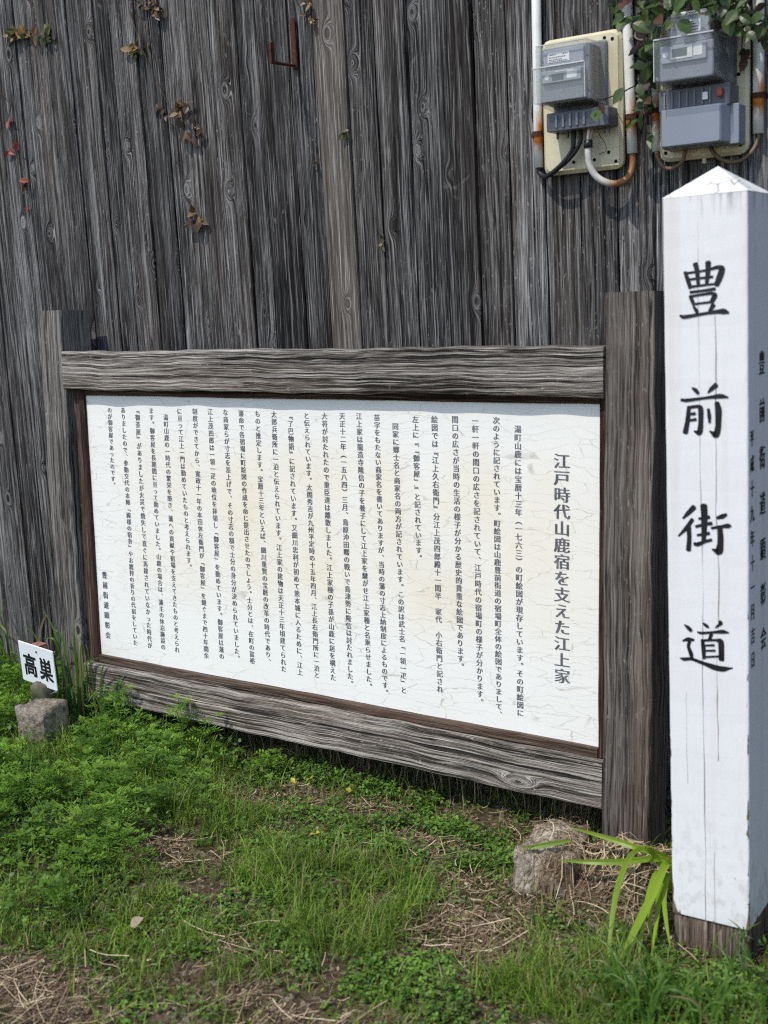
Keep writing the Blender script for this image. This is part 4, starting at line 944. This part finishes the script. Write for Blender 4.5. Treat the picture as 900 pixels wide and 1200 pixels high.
CLOV = [(1.15, -.08, .55, .10, 1), (1.50, -.22, .35, .13, 1), (1.15, -.35, .3, .15, .6), (1.1, -.75, .3, .2, .55), (1.6, -.85, .35, .12, .7), (2.2, -.55, .2, .15, .9), (.75, -.85, .2, .1, .5)]
GRASS = [(1.38, -.62, .28, .18, 1), (2.05, -.66, .25, .16, 1), (.72, -.36, .22, .13, .9), (1.15, -.95, .25, .12, .7), (.95, -.85, .2, .12, .6), (1.45, -.45, .2, .1, .6)]

def STUBZ(x, y):
    t = np.clip(((x + .04) * .78 - (y + .265) * .63), -.05, .30); dx = x + .04 - t * .78; dy = y + .265 + t * .63
    return (np.hypot(dx, dy) < .085 - .03 * (t > .2)) * 1.0

def sample(n, dens):
    out = []
    tot = 0
    while tot < n:
        x = rng.uniform(-1.3, 3.0, n * 2); y = rng.uniform(-1.75, .13, n * 2)
        v = np.stack([x, y, np.zeros_like(x)], 1) - CAM; w_ = v @ CW; u = 450 + 1400 * (v @ CR) / w_
        inside = ((u > -60) & (u < 960) & (w_ > 1.75)).astype(float) * .7 + .3
        keep = rng.random(n * 2) < dens(x, y) * inside
        p = np.stack([x[keep], y[keep]], 1); out.append(p); tot += len(p)
    return np.concatenate(out)[:n]

def ribbons(base, az, h, bend, wd, rnd, seg=4, lift=1.0):
    n = len(base); T = np.linspace(0, 1, seg + 1); ca, sa = np.cos(az), np.sin(az); V = np.zeros((n, seg + 1, 2, 3))
    fa = az + np.pi / 2 + rng.uniform(-.6, .6, n)
    for i, t in enumerate(T):
        r = h * bend * t ** 1.8; zz = h * lift * (t - .45 * bend * t * t)
        c = np.stack([base[:, 0] + ca * r, base[:, 1] + sa * r, base[:, 2] + zz], 1)
        hw = wd * .5 * (1 - t ** 2.2 * .96) * (.7 + .3 * min(1, t * 4)); sd = np.stack([np.cos(fa) * hw, np.sin(fa) * hw, 0 * hw], 1)
        V[:, i, 0] = c + sd; V[:, i, 1] = c - sd
    V = V.reshape(-1, 3); k = (seg + 1) * 2
    b = (np.arange(n) * k)[:, None]; F = np.concatenate([b + np.array([2 * i, 2 * i + 1, 2 * i + 3, 2 * i + 2]) for i in range(seg)], 1).reshape(-1, 4)
    return V, F, np.repeat(rnd, k)

def zpts(p): return np.concatenate([p, gz(p[:, 0], p[:, 1])[:, None]], 1)

M_grass = leafmat('grass_blade', (.045, .105, .012), (.23, .345, .04), (.34, .27, .14), rough=.5, trans=.35, dry=.90)
dG = lambda x, y: np.clip((.20 + .70 * ell(x, y, GRASS, 51) + .45 * ell(x, y, VETCH, 71)) * (1 - .9 * ell(x, y, BARE, 41)) * (.5 + .75 * vnoise(x * 11, y * 11, 9)) * (1 - .4 * np.clip((y + .02) / .1, 0, 1)) * (1 - .85 * np.exp(-((x - 2.2) ** 2 / .02 + (y + .44) ** 2 / .006))), 0, 1)
p = zpts(sample(43000, dG)); n = len(p)
tall = .72 + .45 * ell(p[:, 0], p[:, 1], GRASS, 51) + .7 * ell(p[:, 0], p[:, 1], VETCH, 71)
V, F, RN = ribbons(p, rng.uniform(0, 6.283, n), (.018 + rng.gamma(2.0, .014, n)) * tall, rng.beta(1.8, 1.6, n) * 1.15, rng.uniform(.0013, .0032, n), rng.random(n) * .999)
g1 = np_mesh('grass', V, F, M_grass, None, None, RN); tag(g1, 'short green grass blades growing all over the ground before the board', 'grass', kind='stuff')

# trefoil and small round leaved ground cover
def flatleaves(p, az, tilt, L, wd, rnd):
    n = len(p); prof = np.array([(0, 0), (.35, .42), (.75, .5), (1.0, .16), (1.0, -.16), (.75, -.5), (.35, -.42)]); k = len(prof)
    ca, sa = np.cos(az), np.sin(az); V = np.zeros((n, k, 3))
    roll_ = rng.normal(0, .35, n)
    for i, (t, wv) in enumerate(prof):
        a = L * t; b = wd * wv
        V[:, i, 0] = p[:, 0] + ca * a * np.cos(tilt) - sa * b; V[:, i, 1] = p[:, 1] + sa * a * np.cos(tilt) + ca * b; V[:, i, 2] = p[:, 2] + a * np.sin(tilt) + b * roll_ - .12 * L * t * t
    F = (np.arange(n) * k)[:, None] + np.arange(k)[None]
    return V.reshape(-1, 3), F, np.repeat(rnd, k)
M_clov = leafmat('small_round_leaf', (.032, .085, .013), (.16, .29, .038), (.17, .09, .04), rough=.5, trans=.3, dry=.95)
dC = lambda x, y: np.clip((.20 + .9 * ell(x, y, CLOV, 61)) * (1 - .93 * ell(x, y, BARE, 41)) * (.5 + .8 * vnoise(x * 15, y * 15, 12)), 0, 1)
p = zpts(sample(23000, dC)); n = len(p); p[:, 2] += rng.beta(1.3, 2.2, n) * .032 * (.6 + .7 * ell(p[:, 0], p[:, 1], CLOV, 61))
base_az = rng.uniform(0, 6.283, n); rn = rng.random(n) * .999; size = rng.uniform(.0045, .0095, n)
A = [flatleaves(p, base_az + k * 2.094 + rng.normal(0, .2, n), rng.normal(.15, .4, n), size, size * rng.uniform(.7, 1.0, n), np.clip(rn + rng.normal(0, .06, n), 0, .999)) for k in range(3)]
V = np.concatenate([a[0] for a in A]); F = np.concatenate([a[1] + i * len(A[0][0]) for i, a in enumerate(A)]); RN = np.concatenate([a[2] for a in A])
# larger clover leaves among the vetch
dB = lambda x, y: np.clip(ell(x, y, VETCH, 71) * (1 - .8 * ell(x, y, BARE, 41)) * (.5 + .6 * vnoise(x * 10, y * 10, 18)) * (1 - .8 * STUBZ(x, y)), 0, 1)
p = zpts(sample(5200, dB)); n = len(p); p[:, 2] += rng.beta(1.5, 1.6, n) * .075
base_az = rng.uniform(0, 6.283, n); rn = rng.random(n) * .95; size = rng.uniform(.008, .017, n)
A = [flatleaves(p, base_az + k * 2.094 + rng.normal(0, .25, n), rng.normal(.2, .45, n), size, size * rng.uniform(.45, .9, n), np.clip(rn + rng.normal(0, .06, n), 0, .95)) for k in range(3)]
o0 = len(V); V = np.concatenate([V] + [a[0] for a in A]); F = np.concatenate([F] + [a[1] + o0 + i * len(A[0][0]) for i, a in enumerate(A)]); RN = np.concatenate([RN] + [a[2] for a in A])
g2 = np_mesh('clover', V, F, M_clov, None, None, RN); tag(g2, 'dark green mat of small three part leaves covering the ground', 'ground cover', kind='stuff')

# vetch: upright sprigs of paired narrow leaflets
def vetch_template(q):
    Vs = []; Fs = []; Rs = []
    def quad(a, b, c, d, r):
        i = len(Vs); Vs.extend([a, b, c, d]); Fs.append((i, i + 1, i + 2, i + 3)); Rs.extend([r] * 4)
    h = 1.0; la = q.uniform(0, 6.28); ll = q.uniform(.1, .5)
    cur = lambda t: np.array([math.cos(la) * ll * t * t, math.sin(la) * ll * t * t, h * (t - .18 * ll * t * t)])
    T = np.linspace(0, 1, 7)
    for a, b in zip(T, T[1:]):
        p, r = cur(a), cur(b); 
        for s_ in (np.array([.011, 0, 0]), np.array([0, .011, 0])): quad(p - s_, p + s_, r + s_ * .8, r - s_ * .8, .35)
    az = q.uniform(0, 6.28)
    for k in range(11):
        t = .18 + .82 * k / 10; p = cur(t); az += 2.4 + q.uniform(-.3, .3); L = q.uniform(.30, .46) * (1 - .55 * max(0, t - .7) / .3); el0 = q.uniform(.3, .9); r0 = q.uniform(.1, .9)
        d = np.array([math.cos(az), math.sin(az), 0]); sd = np.array([-math.sin(az), math.cos(az), 0])
        rp = lambda u: p + d * L * u * math.cos(el0 * (1 - .6 * u)) + np.array([0, 0, L * u * math.sin(el0 * (1 - .8 * u))])
        for u in (0, .5):
            a, b = rp(u), rp(u + .5); quad(a - sd * .005, a + sd * .005, b + sd * .004, b - sd * .004, .4)
        npair = 5
        for j in range(npair):
            u = .22 + .75 * j / (npair - 1); c = rp(u); l = q.uniform(.12, .18) * (1 - .3 * abs(u - .5)); wv = l * q.uniform(.30, .40)
            for sgn in (-1, 1):
                dd = sd * sgn * .85 + d * .45 + np.array([0, 0, q.uniform(.05, .55)]); dd /= np.linalg.norm(dd)
                pr = np.cross(dd, np.array([0, 0, 1.0])); pr /= np.linalg.norm(pr) + 1e-9
                quad(c, c + dd * l * .5 + pr * wv * .5, c + dd * l, c + dd * l * .55 - pr * wv * .5, float(np.clip(r0 + q.uniform(-.15, .15), 0, .95)))
    return np.array(Vs), np.array(Fs), np.array(Rs)
qv = random.Random(77); TPL = [vetch_template(qv) for _ in range(10)]
def scatter(P3, hts, tpls):
    VV = []; FF = []; RR = []; o = 0
    for i, (pt, hh) in enumerate(zip(P3, hts)):
        V0, F0, R0 = tpls[i % len(tpls)]; a = rng.uniform(0, 6.283); ca, sa = math.cos(a), math.sin(a); ws = max(.75, min(1.3, .13 / hh))
        V1 = np.stack([(V0[:, 0] * ca - V0[:, 1] * sa) * hh * ws, (V0[:, 0] * sa + V0[:, 1] * ca) * hh * ws, V0[:, 2] * hh], 1) + pt
        VV.append(V1); FF.append(F0 + o); RR.append(np.clip(R0 + rng.normal(0, .1), 0, .96)); o += len(V0)
    return np.concatenate(VV), np.concatenate(FF), np.concatenate(RR)
M_vetch = leafmat('vetch_leaf', (.035, .10, .010), (.21, .37, .04), (.3, .26, .1), rough=.5, trans=.4, dry=.97)
dV = lambda x, y: np.clip(ell(x, y, VETCH, 71) * (1 - .8 * ell(x, y, BARE, 41)) * (.45 + .95 * vnoise(x * 9, y * 9, 15)) * (1 - STUBZ(x, y)), 0, 1)
P3 = zpts(sample(190, dV)); ht = rng.uniform(.06, .16, len(P3)) * (1 + .55 * np.exp(-((P3[:, 0] - .2) ** 2 / .08 + (P3[:, 1] + .15) ** 2 / .012)))
V, F, RN = scatter(P3, ht, TPL); g3 = np_mesh('vetch', V, F, M_vetch, None, None, RN); tag(g3, 'lush bright green vetch with feathery paired leaflets on the left of the ground', 'vetch', kind='stuff')

# dry straw and dead stalks
from mathutils.bvhtree import BVHTree
cs = bpy.data.objects['curb_stone']; bv = BVHTree.FromPolygons([v.co + cs.location for v in cs.data.vertices], [tuple(q.vertices) for q in cs.data.polygons])
def zs(x, y):
    z = gz(x, y).ravel(); xr = np.ravel(x); yr = np.ravel(y)
    for i in np.nonzero((np.abs(xr - 1.75) < .12) & (np.abs(yr + .235) < .18))[0]:
        h = bv.ray_cast(Vector((xr[i], yr[i], .5)), Vector((0, 0, -1)))
        if h[0] is not None: z[i] = max(z[i], h[0].z)
    return z.reshape(np.shape(x))
def straws(p, az, L, wd, zl, rnd):
    n = len(p); seg = 4; V = np.zeros((n, seg + 1, 2, 3)); k1 = rng.normal(0, .3, n); rise = rng.normal(0, .10, n)
    for i in range(seg + 1):
        t = i / seg - .5; a = az + k1 * t; x = p[:, 0] + np.cos(a) * L * t; y = p[:, 1] + np.sin(a) * L * t
        g_ = zs(x, y); z = g_ + zl + L * t * rise + .003 * np.sin(t * 4 + az); z = np.maximum(z, g_ + .001)
        V[:, i, 0] = np.stack([x - np.sin(az) * wd / 2, y + np.cos(az) * wd / 2, z], 1); V[:, i, 1] = np.stack([x + np.sin(az) * wd / 2, y - np.cos(az) * wd / 2, z + wd * .3], 1)
    k = (seg + 1) * 2; b = (np.arange(n) * k)[:, None]
    F = np.concatenate([b + np.array([2 * i, 2 * i + 1, 2 * i + 3, 2 * i + 2]) for i in range(seg)], 1).reshape(-1, 4)
    return V.reshape(-1, 3), F, np.repeat(rnd, k)
s = NT('dry_straw'); c = s.ramp(s.attr('rnd', False), [(0, (.07, .045, .03)), (.4, (.19, .125, .075)), (.75, (.38, .29, .18)), (1, (.60, .50, .33))]); M_straw = s.done(c, .7, .25)
dS = lambda x, y: np.clip(.10 + .9 * ell(x, y, BARE, 41) + .25 * np.clip((y + .05) / .1, 0, 1), 0, 1)
p = sample(9500, dS); n = len(p)
S1 = straws(p, rng.uniform(0, 6.283, n), rng.gamma(2.2, .013, n) + .008, rng.uniform(.0007, .0021, n), rng.uniform(.001, .016, n), rng.beta(1.5, 2.0, n))
big = []
for cx, cy, k_ in ((1.02, -1.24, 26), (1.30, -.87, 16), (1.56, -1.03, 14), (1.15, -1.12, 10), (1.90, -.24, 60), (1.45, -.28, 10), (.85, -.6, 8), (1.75, -.62, 10)):
    for _ in range(k_): big.append((cx + random.gauss(0, .09), cy + random.gauss(0, .045)))
p = np.array(big); n = len(p)
S2 = straws(p, rng.normal(2.7, 1.1, n), rng.uniform(.03, .17, n), rng.uniform(.0009, .0023, n), rng.uniform(.006, .03, n), rng.uniform(.6, 1, n))
V = np.concatenate([S1[0], S2[0]]); F = np.concatenate([S1[1], S2[1] + len(S1[0])]); RN = np.concatenate([S1[2], S2[2]])
g4 = np_mesh('straw_litter', V, F, M_straw, None, None, RN); tag(g4, 'pale dry straw and dead stalks lying on the bare patches', 'straw', kind='stuff')
# dry stalks hanging about in the shade under the board
p = zpts(sample(700, lambda x, y: ((y > -.02) & (x > .1) & (x < 1.8)) * 1.0)); n = len(p)
V, F, RN = ribbons(p, rng.uniform(0, 6.283, n), rng.uniform(.05, .16, n), rng.beta(2, 2, n) * .9, rng.uniform(.001, .0025, n), rng.beta(1.5, 2, n))
g6 = np_mesh('dead_stalks', V, F, M_straw, None, None, RN); tag(g6, 'dry dead stalks standing in the shade below the board', 'dead stalks', kind='stuff')
# crumbs of leaf litter and chips
p = zpts(sample(4200, lambda x, y: np.clip(.06 + ell(x, y, BARE, 41), 0, 1))); n = len(p); p[:, 2] += rng.uniform(0, .006, n)
V, F, RN = flatleaves(p, rng.uniform(0, 6.283, n), rng.normal(0, .5, n), rng.uniform(.004, .014, n), rng.uniform(.003, .007, n), rng.beta(1.6, 2, n))
g5 = np_mesh('leaf_litter', V, F, M_straw, None, None, RN); tag(g5, 'brown dead leaf crumbs scattered on the bare soil', 'leaf litter', kind='stuff')
M_yel = leafmat('yellow_leaf', (.38, .34, .03), (.55, .48, .06), trans=.3)
for (px, py), lab in zip(((345, 915), (363, 911), (411, 925), (369, 975)), ('small yellow weed leaf left of the other yellow ones below the board', 'yellow green weed leaf beside a pale pebble below the board', 'bright yellow weed leaf under the middle of the bottom rail', 'lone yellow green weed leaf lower down in the clover')):
    v = (px - 450) / 1400 * CR - (py - 600) / 1400 * CU + CW; q = CAM + v * ((.03 - CAM[2]) / v[2])
    o_ = empty('yellow_leaf', (q[0], q[1], float(gz(q[0], q[1]))), lab, 'leaf', 'yellow weed leaves'); m = MB()
    for k in range(2): leaf(m, (q[0], q[1], .026), (math.cos(k * 2.6 + px), -.5 + math.sin(k * 2.6 + px) * .6, .35), (0, -.4, 1), .017, .014, random.random() * .9)
    m.build('blade', M_yel, o_, tuple(o_.location)); m = MB(); tube(m, [(q[0], q[1], .0), (q[0], q[1], .026)], .0007, 5); m.build('stalk', M_yel, o_, tuple(o_.location))
v = (153 - 450) / 1400 * CR - (1085 - 600) / 1400 * CU + CW; q = CAM + v * ((.03 - CAM[2]) / v[2])
m = MB(); leaf(m, (q[0], q[1], .03), (.5, .2, .5), (-.3, -1, .5), .034, .026, .55, .15, .3); dl = m.build('dead_leaf', plain('tan_dead_leaf', (.30, .22, .16), .8, .2, var=.2)); tag(dl, 'tan oval dead leaf standing in the grass at lower left', 'leaf')
